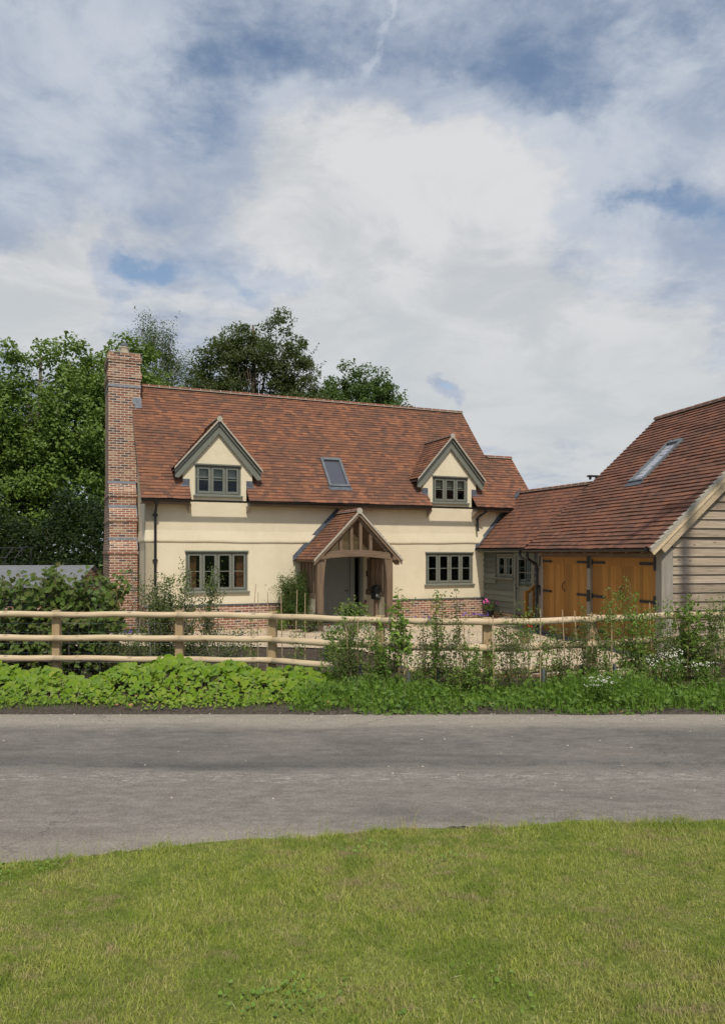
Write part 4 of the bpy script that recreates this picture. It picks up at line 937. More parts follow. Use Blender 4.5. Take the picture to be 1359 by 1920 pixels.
# ================================================================== PLANTS
def leaves(P, size, rng, aspect=.62, up=.35, out=None, fold=.25, droop=0.):
    """one folded four-point leaf per position; returns verts and quads"""
    n = len(P); N = rng.normal(0, 1, (n, 3)); N[:, 2] = np.abs(N[:, 2]) * (.6 + up) + up
    if out is not None: N += out * .8
    N /= np.linalg.norm(N, axis=1, keepdims=True)
    D = rng.normal(0, 1, (n, 3)); D[:, 2] -= droop * 2.5; D -= N * (D * N).sum(1, keepdims=True); D /= np.maximum(np.linalg.norm(D, axis=1, keepdims=True), 1e-6)
    B = np.cross(N, D); s = (size * rng.uniform(.6, 1.25, n))[:, None]
    v0 = P - D * s * .5; v2 = P + D * s * .5; m = P - D * s * .05 + N * s * fold * .35
    v1 = m + B * s * aspect * .5; v3 = m - B * s * aspect * .5
    V = np.stack([v0, v1, v2, v3], 1).reshape(-1, 3); I = np.arange(n * 4).reshape(n, 4); return V, I
def roundleaves(P, size, rng, up=1.0, tilt=None):
    """seven-point heart shaped leaves, cupped"""
    n = len(P); N = rng.normal(0, .62, (n, 3)); N[:, 2] = up
    if tilt is not None: N += np.array(tilt)
    N /= np.linalg.norm(N, axis=1, keepdims=True); D = rng.normal(0, 1, (n, 3)); D[:, 1] -= .6; D -= N * (D * N).sum(1, keepdims=True); D /= np.linalg.norm(D, axis=1, keepdims=True); B = np.cross(N, D)
    s = (size if np.ndim(size) else np.full(n, size)) * rng.uniform(.65, 1.25, n); s = s[:, None]
    sh = [(-.32, 0, -.02), (-.46, .26, .04), (-.12, .50, .07), (.28, .34, .05), (.56, 0, -.06), (.28, -.34, .05), (-.12, -.50, .07), (-.46, -.26, .04), (.05, 0, -.01)]
    V = np.stack([P + D * s * a + B * s * c + N * s * h for a, c, h in sh], 1).reshape(-1, 3)
    base = (np.arange(n) * 9)[:, None]; T = np.concatenate([base + np.array([[8, i, (i + 1) % 8]]) for i in range(8)], 0); return V, T
def blades(P, h, wdt, rng, lean=.35):
    n = len(P); a = rng.uniform(0, 2 * math.pi, n); L = rng.uniform(.2, 1, n) * lean; hh = h * rng.uniform(.55, 1.2, n)
    d = np.stack([np.cos(a), np.sin(a), np.zeros(n)], 1); a2 = rng.uniform(0, 2 * math.pi, n); s = np.stack([np.cos(a2), np.sin(a2), np.zeros(n)], 1) * (wdt * rng.uniform(.7, 1.2, n))[:, None] / 2
    mid = P + d * (hh * L * .35)[:, None]; mid[:, 2] += hh * .55; tip = P + d * (hh * L)[:, None]; tip[:, 2] += hh * (1 - .35 * L)
    V = np.stack([P - s, P + s, mid + s * .75, mid - s * .75, tip], 1).reshape(-1, 3); base = (np.arange(n) * 5)[:, None]
    return V, base + np.array([[0, 1, 2, 3]]), base + np.array([[3, 2, 4]])
def mpart(name, V, Fs, mat, parent): return link_mesh(name, V, Fs if isinstance(Fs, list) else [Fs], M[mat], parent, False, False)

def tree(name, base, lobes, nclump, per, leaf, mat, label, cat='tree', bark='bark', group=None, trunk_r=.22, clump_r=.65, flat=.7, seed=1, droop=0., aspect=.62, shell=.45, spray=0):
    """lobes: (x,y,z,rx,ry,rz) relative to base; foliage clumps fill them, limbs run to the clumps"""
    rng = np.random.default_rng(seed); o = empty(name, base, 0, label, cat, group)
    vol = np.array([l[3] * l[4] * l[5] for l in lobes]) ** .8; pick = rng.choice(len(lobes), nclump, p=vol / vol.sum()); Lb = np.array(lobes)[pick]
    dr = rng.normal(0, 1, (nclump, 3)); dr /= np.linalg.norm(dr, axis=1, keepdims=True); rad = rng.uniform(shell, 1.0, nclump) ** .7
    Cn = Lb[:, :3] + dr * Lb[:, 3:] * rad[:, None] * rng.uniform(.85, 1.12, (nclump, 1))
    cr = clump_r * rng.uniform(.55, 1.35, nclump)
    idx = np.repeat(np.arange(nclump), per); q = rng.normal(0, 1, (len(idx), 3)); q /= np.linalg.norm(q, axis=1, keepdims=True); q *= (rng.uniform(.15, 1, len(idx)) ** .6)[:, None]
    P = Cn[idx] + q * cr[idx][:, None] * np.array([1, 1, flat]); P[:, 2] -= np.abs(rng.normal(0, droop, len(idx)))
    V, I = leaves(P, leaf, rng, aspect, .3, q * .7 + dr[idx] * .4, .25, droop)
    if spray:                                        # leafy shoots that break the outline
        k = rng.choice(nclump, spray); dd = dr[k] * np.array([1, 1, .6]) + np.array([0, 0, .9]); dd /= np.linalg.norm(dd, axis=1, keepdims=True); Ls = rng.uniform(.5, 1.5, spray) * clump_r * 1.6
        t = rng.uniform(0, 1, (spray, 26)); P2 = Cn[k][:, None, :] + dd[:, None, :] * (t * Ls[:, None])[:, :, None] + rng.normal(0, leaf * .9, (spray, 26, 3)) * (1.15 - t)[:, :, None]
        V2, I2 = leaves(P2.reshape(-1, 3), leaf, rng, aspect, .3); V = np.concatenate([V, V2]); I = np.concatenate([I, I2 + len(V) - len(V2)])
    mpart('crown', V, I, mat, o)
    top = max(l[2] + l[5] * .2 for l in lobes); cx = np.mean([l[0] for l in lobes]) * .6; cy = np.mean([l[1] for l in lobes]) * .6
    b = MB(); tp = [(cx * t ** 1.5 + .12 * math.sin(t * 5 + seed), cy * t ** 1.5, top * t) for t in np.linspace(0, 1, 9)]; b.tube([(0, 0, -.2)] + tp[1:], [trunk_r * (1.15 - t * .95) for t in np.linspace(0, 1, 9)], 9)
    for j in rng.choice(nclump, min(nclump, 70), replace=False):
        c = Cn[j]; t = float(np.clip(c[2] / top * rng.uniform(.45, .8), .12, .92)); f = t * 8; i = int(f); p0 = Vector(tp[i]).lerp(Vector(tp[min(i + 1, 8)]), f - i); q1 = Vector(c); md = p0.lerp(q1, .5) + Vector((0, 0, .06 * (q1 - p0).length))
        r0 = trunk_r * (1.1 - t) * .42; b.tube([p0, md, q1], [r0, r0 * .55, .012], 5)
    b.build('trunk', bark, o, True); return o
def tz(px, Z): return XZ(px, Z)
# woodland edge to the left of and behind the cottage
tree('maple_tree', (-15.0, 33, 0), [(0.6, 0, 8.5, 3.0, 2.6, 3.6), (2.2, .5, 7.1, 2.4, 2.6, 3.8), (-1.5, 0, 6.3, 2.6, 2.6, 3.2), (1.0, -.5, 5.1, 3.2, 2.2, 2.6), (2.5, 0, 10.7, 1.3, 1.3, 1.9)], 330, 130, .20, 'leaf_maple', 'tall bright green maple with its crown beside the brick chimney', seed=11, trunk_r=.24, clump_r=.75, spray=70)
tree('maple_tree', (-18.5, 32, 0), [(0, 0, 6.7, 2.8, 2.6, 3.4), (2, 0, 4.9, 2.6, 2.2, 2.6), (1.2, 0, 7.9, 2.0, 2.0, 2.0)], 250, 120, .20, 'leaf_maple', 'lower bright green maple at the left edge over the grey shed roof', seed=12, clump_r=.75, spray=40)
tree('maple_tree', (-11.6, 36, 0), [(0, 0, 9.9, 1.9, 1.9, 3.0), (1.6, 0, 8.3, 2.0, 1.8, 2.2), (-.6, 0, 7.1, 2.2, 2, 2.6)], 240, 130, .20, 'leaf_maple', 'bright green maple rising directly behind the brick chimney', seed=13, clump_r=.7, spray=40)
tree('birch_tree', (-12.6, 44, 0), [(0, 0, 13, 1.5, 1.6, 4.0), (1.5, 0, 11.8, 1.6, 1.6, 3.2), (2.6, 0, 10.6, 1.3, 1.5, 2.6), (-1.0, 0, 11.4, 1.3, 1.5, 3.0)], 300, 130, .125, 'leaf_birch', 'airy silver birch with fine grey green leaves behind the left end of the ridge', bark='bark_pale', seed=21, clump_r=.62, flat=1.4, droop=.35, aspect=.5, trunk_r=.16, spray=30)
tree('birch_tree', (-24.6, 48, 0), [(0, 0, 12.3, 1.6, 1.6, 3.8), (-1.4, 0, 10.5, 1.8, 1.6, 3.4), (.8, 0, 9.7, 1.5, 1.5, 3.0)], 150, 110, .115, 'leaf_birch', 'hazy grey green birch top at the far left edge', bark='bark_pale', seed=22, clump_r=.75, flat=1.4, droop=.35, aspect=.5, trunk_r=.16)
tree('birch_tree', (-21.6, 48, 0), [(0, 0, 12, 1.2, 1.4, 3.0), (.7, 0, 10, 1.6, 1.5, 2.6)], 110, 110, .115, 'leaf_birch', 'small rounded birch top between the left edge birch and the tall maple', bark='bark_pale', seed=23, clump_r=.7, flat=1.4, droop=.35, aspect=.5, trunk_r=.14)
tree('ash_tree', (-5.6, 38, 0), [(0, 0, 10.3, 2.6, 2.4, 3.4), (-1.6, 0, 11.1, 1.5, 1.8, 2.7), (1.7, 0, 10.9, 1.5, 1.8, 2.8), (2.5, 0, 9.1, 1.5, 2.0, 2.4), (-2.4, 0, 8.9, 1.2, 2.0, 2.4), (-1.9, 0, 12.0, 1.1, 1.0, 1.5), (1.9, 0, 12.2, 1.2, 1.0, 1.6), (1.1, 0, 13.8, .7, .7, 1.5), (-.5, 0, 13.1, 1.0, .9, 1.0)], 330, 140, .17, 'leaf_dark', 'broad dark green tree rising above the middle of the cottage ridge', seed=31, clump_r=.62, flat=.55, trunk_r=.28, spray=110, aspect=.45)
tree('oak_tree', (-.35, 41, 0), [(0, 0, 10.3, 2.3, 2.2, 2.4), (-1.5, 0, 9.5, 1.5, 1.8, 2.0), (1.6, 0, 9.8, 1.2, 1.8, 2.0), (2.9, 0, 9.3, .7, .8, 1.5)], 270, 130, .16, 'leaf_oak', 'rounded mid green oak crown above the right half of the ridge', seed=41, clump_r=.55, spray=40)
# clipped dark evergreen behind the shed
rng = np.random.default_rng(5); o = empty('evergreen_hedge', (-12, 29, 0), 0, 'tall dark evergreen hedge under the maples behind the grey shed roof', 'hedge')
n = 30000; P = np.stack([rng.uniform(-9, 4.4, n), rng.uniform(-.8, .8, n), rng.uniform(0, 1, n) ** .8 * 4.0], 1); P[:, 2] *= 1 + .18 * np.sin(P[:, 0] * 1.7) + .1 * np.sin(P[:, 0] * 4.3); P[:, 1] = np.where(rng.random(n) < .6, -.8 + rng.normal(0, .2, n), P[:, 1])
V, I = leaves(P, .16, rng, .6, .2, np.array([[0, -1.2, .3]])); mpart('foliage', V, I, 'leaf_hedge', o)
b = MB()
for x in np.arange(-8.5, 4.3, .8): b.tube([(x, 0, 0), (x + .1, 0, 1.8), (x, .1, 3.4)], [.06, .04, .015], 6)
b.build('stems', 'bark', o)

rng = np.random.default_rng(77); n = 26000; x = rng.uniform(-90, 90, n); top = 6.5 + 1.6 * np.sin(x * .21) + 1.1 * np.sin(x * .57 + 1) + .7 * np.sin(x * 1.3); P = np.stack([x, 74 + rng.normal(0, 2.2, n), rng.uniform(0, 1, n) ** .85 * top], 1)
V, I = leaves(P, .62, rng, .7, .2, np.array([[0, -1., .3]])); tag(mpart('distant_wood', V, I, 'leaf_dark', None), 'far dark line of woodland beyond the gardens', 'wood', kind='stuff')
# garden shed and netting frame at the left
sh = empty('garden_shed', (-9.9, 18.4, 0), R(2), 'low brick store with a grey felt roof behind the left hedge', 'shed')
b = MB(); b.add([(-.15, -.2, 1.50), (2.75, -.2, 1.50), (2.75, 1.2, 1.98), (.25, 1.2, 1.98), (-.15, 2.6, 1.50), (2.75, 2.6, 1.50)], [(0, 1, 2, 3), (3, 2, 5, 4), (0, 3, 4)]); b.box(-.16, -.21, 1.44, 2.76, 2.61, 1.499); b.build('roof', 'felt', sh)
b = MB(); b.box(0, 0, 0, 2.6, .2, .95); b.box(0, .201, 0, .2, 2.399, 1.44); b.box(2.4, .201, 0, 2.6, 2.399, 1.44); b.box(0, 2.4, 0, 2.6, 2.5, 1.44); b.box(0, .01, .951, .25, .19, 1.44); b.box(2.35, .01, .951, 2.6, .19, 1.44); b.add([(2.6, -.1, 1.499), (2.6, 2.5, 1.499), (2.6, 1.2, 1.95)], [(0, 1, 2)]); b.build('wall', 'brick', sh)
b = MB(); b.box(.2, .3, .95, 2.4, .33, 1.4); b.build('opening_shade', 'iron', sh)  # one flat black sheet, its colour standing for the shade inside the opening
nf = empty('netting_frame', (-11.9, 22.5, 0), 0, 'thin dark metal garden frame standing behind the grey shed roof at the left', 'garden frame')
b = MB()
for x in (0, .95, 1.25):
    b.tube([(x, 0, 0), (x, 0, 2.15), (x + .1, .3, 2.45), (x + .25, .9, 2.5)], .022, 6)
    b.tube([(x + .1, .9, 0), (x + .1, .9, 2.4)], .02, 6)
b.tube([(-.6, 0, 2.15), (1.0, 0, 2.15)], .018, 6); b.tube([(0, .3, 2.46), (1.35, .3, 2.46)], .018, 6); b.build('poles', 'iron', nf)
b = MB()
for x in np.arange(.95, 1.9, .1): b.tube([(x, .02, .1), (x, .02, 2.1 - (x - .95) * .5)], .003, 3)
for z in np.arange(.2, 2.1, .12): b.tube([(.95, .02, z), (1.85, .02, z)], .003, 3)
b.build('netting', 'iron', nf)

def shrub(name, base, H, wdt, dep, nst, nleaf, leaf, mat, label, cat='shrub', seed=1, style='quad', group=None, stem_mat='twig', low=.12, lean=.25, aspect=.55, bush=.10, stem_r=.012, taper=.5, topheavy=1.0):
    """several thin branching stems with leaves set along them"""
    rng = np.random.default_rng(seed); o = empty(name, base, 0, label, cat, group); b = MB(); pts = []
    for i in range(nst):
        a = rng.uniform(0, 2 * math.pi); rr = math.sqrt(rng.uniform(0, 1)); ex, ey = math.cos(a) * rr * wdt, math.sin(a) * rr * dep; hh = H * (rng.uniform(.62, 1.0) if i else 1.0)
        bx_, by_ = ex * .3 * rng.uniform(.2, 1), ey * .3; sw = rng.normal(0, lean * .15, 2)
        line = [Vector((bx_ + (ex - bx_) * t ** .8 + sw[0] * math.sin(t * 5), by_ + (ey - by_) * t ** .8 + sw[1] * math.sin(t * 4), hh * t)) for t in np.linspace(0, 1, 7)]
        b.tube(line, [stem_r * (1.05 - .8 * t) for t in np.linspace(0, 1, 7)], 5)
        for _ in range(6):                           # side twigs
            t = rng.uniform(low, .92); f = t * 6; k = int(f); p = line[k].lerp(line[min(k + 1, 6)], f - k); L = bush * 2.2 * (1.15 - t * taper) * rng.uniform(.5, 1.3); an = rng.uniform(0, 6.28)
            q = p + Vector((math.cos(an) * L, math.sin(an) * L * .8, L * rng.uniform(.1, .9))); b.tube([p, q], [stem_r * .4, .002], 4); pts.append((p, q))
        for k in range(1, 6): pts.append((line[k], line[k + 1]))
    b.build('stems', stem_mat, o, True)
    A = np.array([tuple(p) for p, q in pts]); Bq = np.array([tuple(q) for p, q in pts]); ln = np.linalg.norm(Bq - A, axis=1); k = rng.choice(len(pts), nleaf, p=ln / ln.sum()); t = rng.uniform(0, 1.05, (nleaf, 1)) ** topheavy
    P = A[k] + (Bq[k] - A[k]) * t + rng.normal(0, bush * .32, (nleaf, 3)); P = P[P[:, 2] > low * H * .6]
    if style == 'quad': V, I = leaves(P, leaf, rng, aspect, .25)
    else: V, I = roundleaves(P, leaf, rng, .55, (0, -.5, 0))
    mpart('foliage', V, I, mat, o); return o
hg = lambda x, y: float(height(x, y))
# left: broad leaved bushes behind the fence
for i, (px, Z, top, wd, lab) in enumerate([(15, 12.4, 1078, .55, 'broad leaved hazel bush at the left edge in front of the grey shed'), (75, 12.6, 1066, .6, 'broad leaved hazel bush with bare poles below its tall shoot, before the shed roof'), (135, 12.5, 1062, .6, 'dense broad leaved hazel bush before the right part of the shed roof'), (185, 12.3, 1068, .42, 'broad leaved hazel bush touching the foot of the brick chimney')]):
    x = XZ(px, Z); z = hg(x, Z); H = EYE - (top - YH) / F * Z - z
    shrub('hazel_bush', (x, Z, z), H, wd, .5, 16, 1700, .088, 'leaf_vine', lab, 'bush', 50 + i, 'round', 'hazel bushes behind the left fence', 'bark', .05, .3, bush=.17, stem_r=.018)
for i, (px, Z, top, wd, lab) in enumerate([(290, 13.2, 1072, .30, 'small leaved shrub with upright shoots before the black downpipe'), (318, 13.3, 1076, .32, 'small leaved shrub before the bare render between downpipe and window'), (372, 13.2, 1052, .38, 'tall small leaved shrub reaching across the taller ground floor window'), (268, 12.6, 1050, .16, 'thin upright sapling with rounded leaves before the cottage corner')]):
    x = XZ(px, Z); z = hg(x, Z); H = EYE - (top - YH) / F * Z - z
    shrub('garden_shrub', (x, Z, z), H, wd, .35, 11 if i < 3 else 3, 4600 if i < 3 else 480, .048, 'leaf_small', lab, 'shrub', 60 + i, group='young shrubs behind the fence', bush=.15, stem_r=.010, low=.05, stem_mat='bark_pale')
x = XZ(420, 12.8); shrub('garden_shrub', (x, 12.8, hg(x, 12.8)), 1.0, .45, .35, 9, 1900, .045, 'leaf_small', 'low spreading shrub with a bare bent trunk right of the tall shrubs', 'shrub', 66, group='young shrubs behind the fence', bush=.15, stem_mat='bark_pale')
x = XZ(250, 12.2); shrub('garden_shrub', (x, 12.2, hg(x, 12.2)), .72, .55, .4, 10, 2200, .05, 'leaf_small', 'low dark shrub filling the gap behind the lower rails under the tall shrubs', 'shrub', 67, group='young shrubs behind the fence', bush=.15)
# by the porch
q = E0 + hx * 4.35 - hdv * .35; shrub('bay_shrub', (q.x, q.y, 0), 1.85, .46, .4, 24, 11000, .075, 'leaf_laurel' if False else 'leaf_oak', 'bushy upright evergreen shrub left of the oak porch', 'shrub', 71, bush=.2, aspect=.3, stem_r=.012, low=.25)
q = E0 + hx * 4.5 - hdv * 1.3; shrub('variegated_shrub', (q.x, q.y, 0), .68, .5, .35, 12, 1800, .055, 'leaf_birch', 'low pale leaved rounded shrub at the foot of the left porch post', 'shrub', 72, bush=.12)
q = E0 + hx * 3.9 - hdv * .5; shrub('yellow_flower_shrub', (q.x, q.y, 0), .62, .4, .3, 10, 1200, .05, 'leaf_laurel', 'small yellow green shrub by the brick plinth left of the porch', 'shrub', 73, bush=.12)
# stone urn with a vine in front of the porch
ux = XZ(660, 18.4); urn = empty('stone_urn', (ux, 18.4, .03), 0, 'weathered stone urn with trailing vine in front of the porch opening', 'urn')
b = MB(); b.lathe([(.20, 0), (.20, .10), (.12, .14), (.10, .26), (.17, .32), (.27, .46), (.32, .62), (.37, .66), (.37, .71), (.31, .71), (.29, .64)], (0, 0, 0), 24); b.build('bowl', 'stone', urn, True)
rng = np.random.default_rng(8); n = 520; a = rng.uniform(0, 6.28, n); r_ = rng.uniform(.05, .42, n); P = np.stack([np.cos(a) * r_ * 1.15, np.sin(a) * r_, .74 + rng.normal(.05, .12, n) - (r_ > .3) * rng.uniform(0, .38, n)], 1)
V, T = roundleaves(P, .075, rng, .6, (0, -.4, 0)); mpart('vine', V, T, 'leaf_vine', urn)
b = MB(); P = []
for k, (x1, z1) in enumerate(((.05, 1.22), (-.3, 1.05), (.25, .98), (-.12, 1.0))): b.tube([(0, 0, .68), (x1 * .6, 0, (z1 + .7) / 2), (x1, -.02, z1)], [.008, .006, .003], 5); P += [(x1 * t, 0, .68 + (z1 - .68) * t) for t in (.5, .65, .8, .9, 1)]
b.build('shoots', 'twig', urn); V, T = roundleaves(np.array(P) + rng.normal(0, .03, (len(P), 3)), .06, rng, .6); mpart('shoot_leaves', V, T, 'leaf_vine', urn)
def potplant(name, loc, r, h, petalm, label, nfl=14, spread=.13, fs=.05, leafm='leaf_oak', seed=1, pot='blackplastic'):
    rng = np.random.default_rng(seed); o = empty(name, loc, 0, label, 'potted plant'); b = MB(); b.lathe([(r * .72, 0), (r * .95, h), (r, h), (r, h * 1.06), (r * .88, h * 1.06)], (0, 0, 0), 16); b.build('pot', pot, o, True)
    P = rng.normal(0, 1, (170, 3)) * (spread * .7, spread * .7, spread * .45) + (0, 0, h + spread * .7); V, I = leaves(P, .06, rng, .8); mpart('leaves', V, I, leafm, o)
    P = np.repeat(rng.normal(0, 1, (nfl, 3)) * (spread * .7, spread * .5, spread * .25) + (0, 0, h + spread * 1.6), 7, 0); P += rng.normal(0, fs * .4, P.shape); V, T = roundleaves(P, fs, rng, .5, (0, -.5, 0)); mpart('flowers', V, T, petalm, o); return o
qf = lambda a, d: (E0 + hx * a - hdv * d)
q = qf(11.15, .35); potplant('geranium_pot', (q.x, q.y, .03), .15, .34, 'petal_pink', 'black pot of pink geraniums at the cottage corner, nearer the brick plinth', 7, .18, .06, seed=81)
q = qf(11.65, .45); potplant('geranium_pot', (q.x, q.y, .03), .15, .36, 'petal_pink', 'taller black pot of pink geraniums against the sage green boards', 7, .18, .06, seed=82)
q = qf(11.45, .75); potplant('petunia_pot', (q.x, q.y, .03), .11, .16, 'petal_white', 'small pot with white flowers between the two pink geranium pots', 5, .13, .055, seed=83, pot='pot_clay')
p = W(983, 1163, 18.0); potplant('red_geranium_pot', (p.x, 18.0, .03), .14, .22, 'petal_red', 'pot with a red geranium beside the timber handrail', 2, .16, .03, seed=84, pot='pot_clay')
p = W(620, 1160, 17.5); potplant('red_geranium_pot', (p.x, 17.5, .03), .17, .22, 'petal_red', 'wide black pot with glossy leaves and one red bloom before the left porch post', 1, .2, .03, seed=85)
def pansies(name, px, Z, wd, label, seed):
    rng = np.random.default_rng(seed); x = XZ(px, Z); o = empty(name, (x, Z, .02), 0, label, 'flowers'); n = 260
    P = np.stack([rng.uniform(-wd, wd, n), rng.uniform(-.2, .2, n), rng.uniform(.03, .22, n)], 1); V, I = leaves(P, .055, rng, .6); mpart('leaves', V, I, 'leaf_weed', o)
    m = int(wd * 40); P = np.repeat(np.stack([rng.uniform(-wd, wd, m), rng.uniform(-.2, .15, m), rng.uniform(.2, .32, m)], 1), 3, 0) + rng.normal(0, .012, (m * 3, 3)); V, T = roundleaves(P, .055, rng, .4, (0, -.8, 0)); mpart('petals', V, T, 'petal_purple', o)
pansies('pansy_clump', 892, 24.2, .42, 'purple pansies along the plinth beside the pink geranium pots', 91)
pansies('pansy_clump', 790, 22.8, .25, 'purple pansies along the plinth just right of the porch', 92)
pansies('pansy_clump', 240, 19.0, .36, 'purple pansies by the foot of the brick chimney', 93)
# post box on the porch side
q = E0 + hx * 6.93 - hdv * .62; mb = empty('post_box', (q.x, q.y, .88), TH, 'black wall mounted post box inside the right side of the porch', 'post box')
b = MB(); b.box(-.13, -.18, 0, .03, .18, .34); b.prism([(-.14, .341), (.03, .341), (.03, .45), (-.03, .44)], lambda x, z, t: (x, t, z), -.19, .19); bevel(b.build('body', 'black', mb), .008)
b = MB()
for x0, z0, x1, z1 in ((-.105, .08, -.105, .17), (-.105, .17, -.07, .08), (-.07, .08, -.07, .17), (-.045, .10, -.02, .10), (-.045, .14, -.01, .14), (-.03, .07, .01, .07)): b.bar((x0, -.184, z0), (x1, -.184, z1), .004, .012, (0, 1, 0))
b.build('lettering', 'white', mb)
b = MB(); b.box(-.08, -.08, -.85, -.02, .08, 0); b.build('stand', 'oak_v', mb)

# ---------------------------------------------------------------- young hedge, canes and stakes along the fence
def fence_z(px):
    xs_ = [p[0] for p in FP_]; return float(np.interp(px, xs_, [p.y for p in posts]))
SAP = [  # px, top row, depth before(-)/behind(+) the fence, half width, stems, leaves, leaf size, material, label
 (618, 1188, .45, .14, 3, 160, .05, 'leaf_sapling', 'thin hedge sapling just right of the lime green ground cover'),
 (640, 1150, -.25, .22, 7, 900, .045, 'leaf_sapling', 'dense hedge sapling before the left porch post'),
 (668, 1175, -.2, .16, 4, 380, .042, 'leaf_small', 'twiggy hedge sapling below the stone urn'),
 (697, 1160, -.2, .18, 5, 520, .042, 'leaf_sapling', 'hedge sapling under the black post box'),
 (728, 1190, -.3, .17, 5, 560, .045, 'leaf_sapling', 'bushy sapling at the foot of the glossy laurel'),
 (812, 1106, -.2, .13, 4, 420, .043, 'leaf_sapling', 'slender hedge sapling topping the rail below the left edge of the shorter window'),
 (845, 1106, -.25, .20, 6, 900, .040, 'leaf_small', 'dense hedge sapling with a thin tip below the shorter window'),
 (880, 1178, -.2, .11, 3, 200, .05, 'leaf_sapling', 'small broad leaved sapling left of the post nearest the cottage corner'),
 (868, 1236, -.4, .22, 7, 520, .042, 'leaf_sapling', 'low wide sapling at the foot of the post below the shorter window'),
 (955, 1158, -.2, .20, 6, 640, .038, 'leaf_small', 'twiggy hedge sapling before the sage green boards'),
 (985, 1128, -.2, .18, 6, 560, .038, 'leaf_sapling', 'wispy tall hedge sapling before the handrail'),
 (1060, 1168, -.2, .20, 6, 640, .038, 'leaf_small', 'leafy hedge sapling before the far garage doors'),
 (1098, 1132, -.25, .15, 5, 560, .040, 'leaf_small', 'narrow dark hedge sapling before the post between the garage doors'),
 (1142, 1106, -.2, .19, 5, 620, .042, 'leaf_sapling', 'tall hedge sapling before the left leaf of the near garage doors'),
 (1166, 1085, -.1, .12, 3, 300, .042, 'leaf_sapling', 'tallest thin hedge sapling crossing the seam of the near garage doors'),
 (1190, 1112, -.25, .17, 4, 460, .055, 'leaf_sapling', 'hedge sapling with large glossy leaves on top, before the near garage doors'),
 (1232, 1118, -.2, .22, 7, 850, .042, 'leaf_sapling', 'bushy hedge sapling before the oak corner post of the garage'),
 (1318, 1128, -.2, .24, 7, 900, .040, 'leaf_small', 'dense hedge sapling before the oak boards right of the elder'),
 (1350, 1112, -.15, .22, 6, 760, .042, 'leaf_sapling', 'hedge sapling at the right edge before the oak boards'),
 (775, 1196, -.3, .12, 3, 170, .042, 'leaf_sapling', 'small thin sapling right of the glossy laurel'),
 (795, 1158, -.15, .10, 3, 190, .042, 'leaf_small', 'thin upright sapling between laurel and the slender pair below the shorter window'),
 (905, 1205, -.3, .13, 3, 190, .042, 'leaf_sapling', 'low thin sapling touching the post near the cottage corner'),
 (932, 1176, -.2, .12, 3, 200, .042, 'leaf_sapling', 'thin sapling right of the post near the cottage corner'),
 (1020, 1166, -.15, .14, 4, 260, .042, 'leaf_sapling', 'thin leaning sapling before the left jamb of the far garage doors'),
 (1122, 1178, -.3, .13, 3, 230, .042, 'leaf_small', 'thin sapling just right of the garage middle post'),
 (1210, 1158, -.15, .14, 4, 300, .042, 'leaf_sapling', 'thin sapling between the glossy topped and the bushy saplings by the oak corner post'),
 (1258, 1160, -.3, .13, 4, 280, .042, 'leaf_small', 'thin sapling left of the elder'),
 (1300, 1165, -.3, .13, 4, 280, .042, 'leaf_sapling', 'thin sapling right of the elder'),
 (1395, 1120, -.15, .22, 6, 600, .042, 'leaf_sapling', 'hedge sapling just beyond the right edge of the view'),
 (475, 1150, .9, .12, 3, 90, .045, 'leaf_sapling', 'sparse sapling behind the rails below the taller window'),
 (560, 1165, .6, .14, 3, 130, .045, 'leaf_sapling', 'sparse sapling behind the rails left of the porch')]
for i, (px, top, dep, wd, ns, nl, ls, mt, lab) in enumerate(SAP[:-3] + SAP[-2:]):
    Z = fence_z(px) + dep; x = XZ(px, Z); z = hg(x, Z); H = EYE - (top - YH) / F * Z - z
    shrub('hedge_sapling', (x, Z, z), H, wd, .16, ns, int(nl * (1.6 if nl > 500 else 2.2)), ls * .98, mt, lab, 'sapling', 200 + i, group='young hedge plants along the fence', bush=.11, stem_r=.0065, low=.05, taper=.8, stem_mat='twig')
Z = fence_z(750) - .35; x = XZ(750, Z); z = hg(x, Z)
shrub('laurel_sapling', (x, Z, z), EYE - (1106 - YH) / F * Z - z, .17, .15, 6, 620, .085, 'leaf_laurel', 'glossy yellow green laurel sapling right of the porch, the brightest in the hedge', 'sapling', 301, bush=.11, aspect=.38, low=.45, stem_r=.011)
Z = fence_z(1282) - .3; x = XZ(1282, Z); z = hg(x, Z)
shrub('elder_sapling', (x, Z, z), EYE - (1112 - YH) / F * Z - z, .26, .2, 7, 520, .10, 'leaf_sapling', 'elder bush with broad flat leaves before the left end of the oak boards', 'sapling', 302, bush=.15, aspect=.42, low=.25, stem_r=.012)
CAN = [(140, 1078, 1160, 1.0, 2), (466, 1095, 1195, 1.3, 14), (484, 1110, 1200, 1.2, 0), (501, 1110, 1195, 1.1, 1), (530, 1112, 1200, 1.0, -3), (553, 1106, 1195, .9, 4), (572, 1112, 1230, .7, 0),
       (655, 1160, 1240, -.2, -6), (670, 1160, 1288, -.2, 1), (690, 1164, 1288, -.25, 2), (758, 1170, 1290, -.4, 0), (790, 1166, 1262, -.2, 3), (815, 1166, 1262, -.2, 4), (863, 1160, 1256, -.2, -3), (874, 1166, 1240, -.1, -4), (925, 1154, 1275, -.25, -1),
       (1012, 1142, 1290, -.3, 1), (1060, 1143, 1255, -.2, -5), (1084, 1145, 1230, -.15, -6), (1111, 1148, 1250, -.2, -2), (1146, 1142, 1260, -.25, 0), (1192, 1136, 1262, -.25, 1), (1222, 1130, 1240, -.2, -4), (1265, 1150, 1225, -.2, 0), (1306, 1134, 1210, -.15, -1), (1328, 1130, 1220, -.1, 2)]
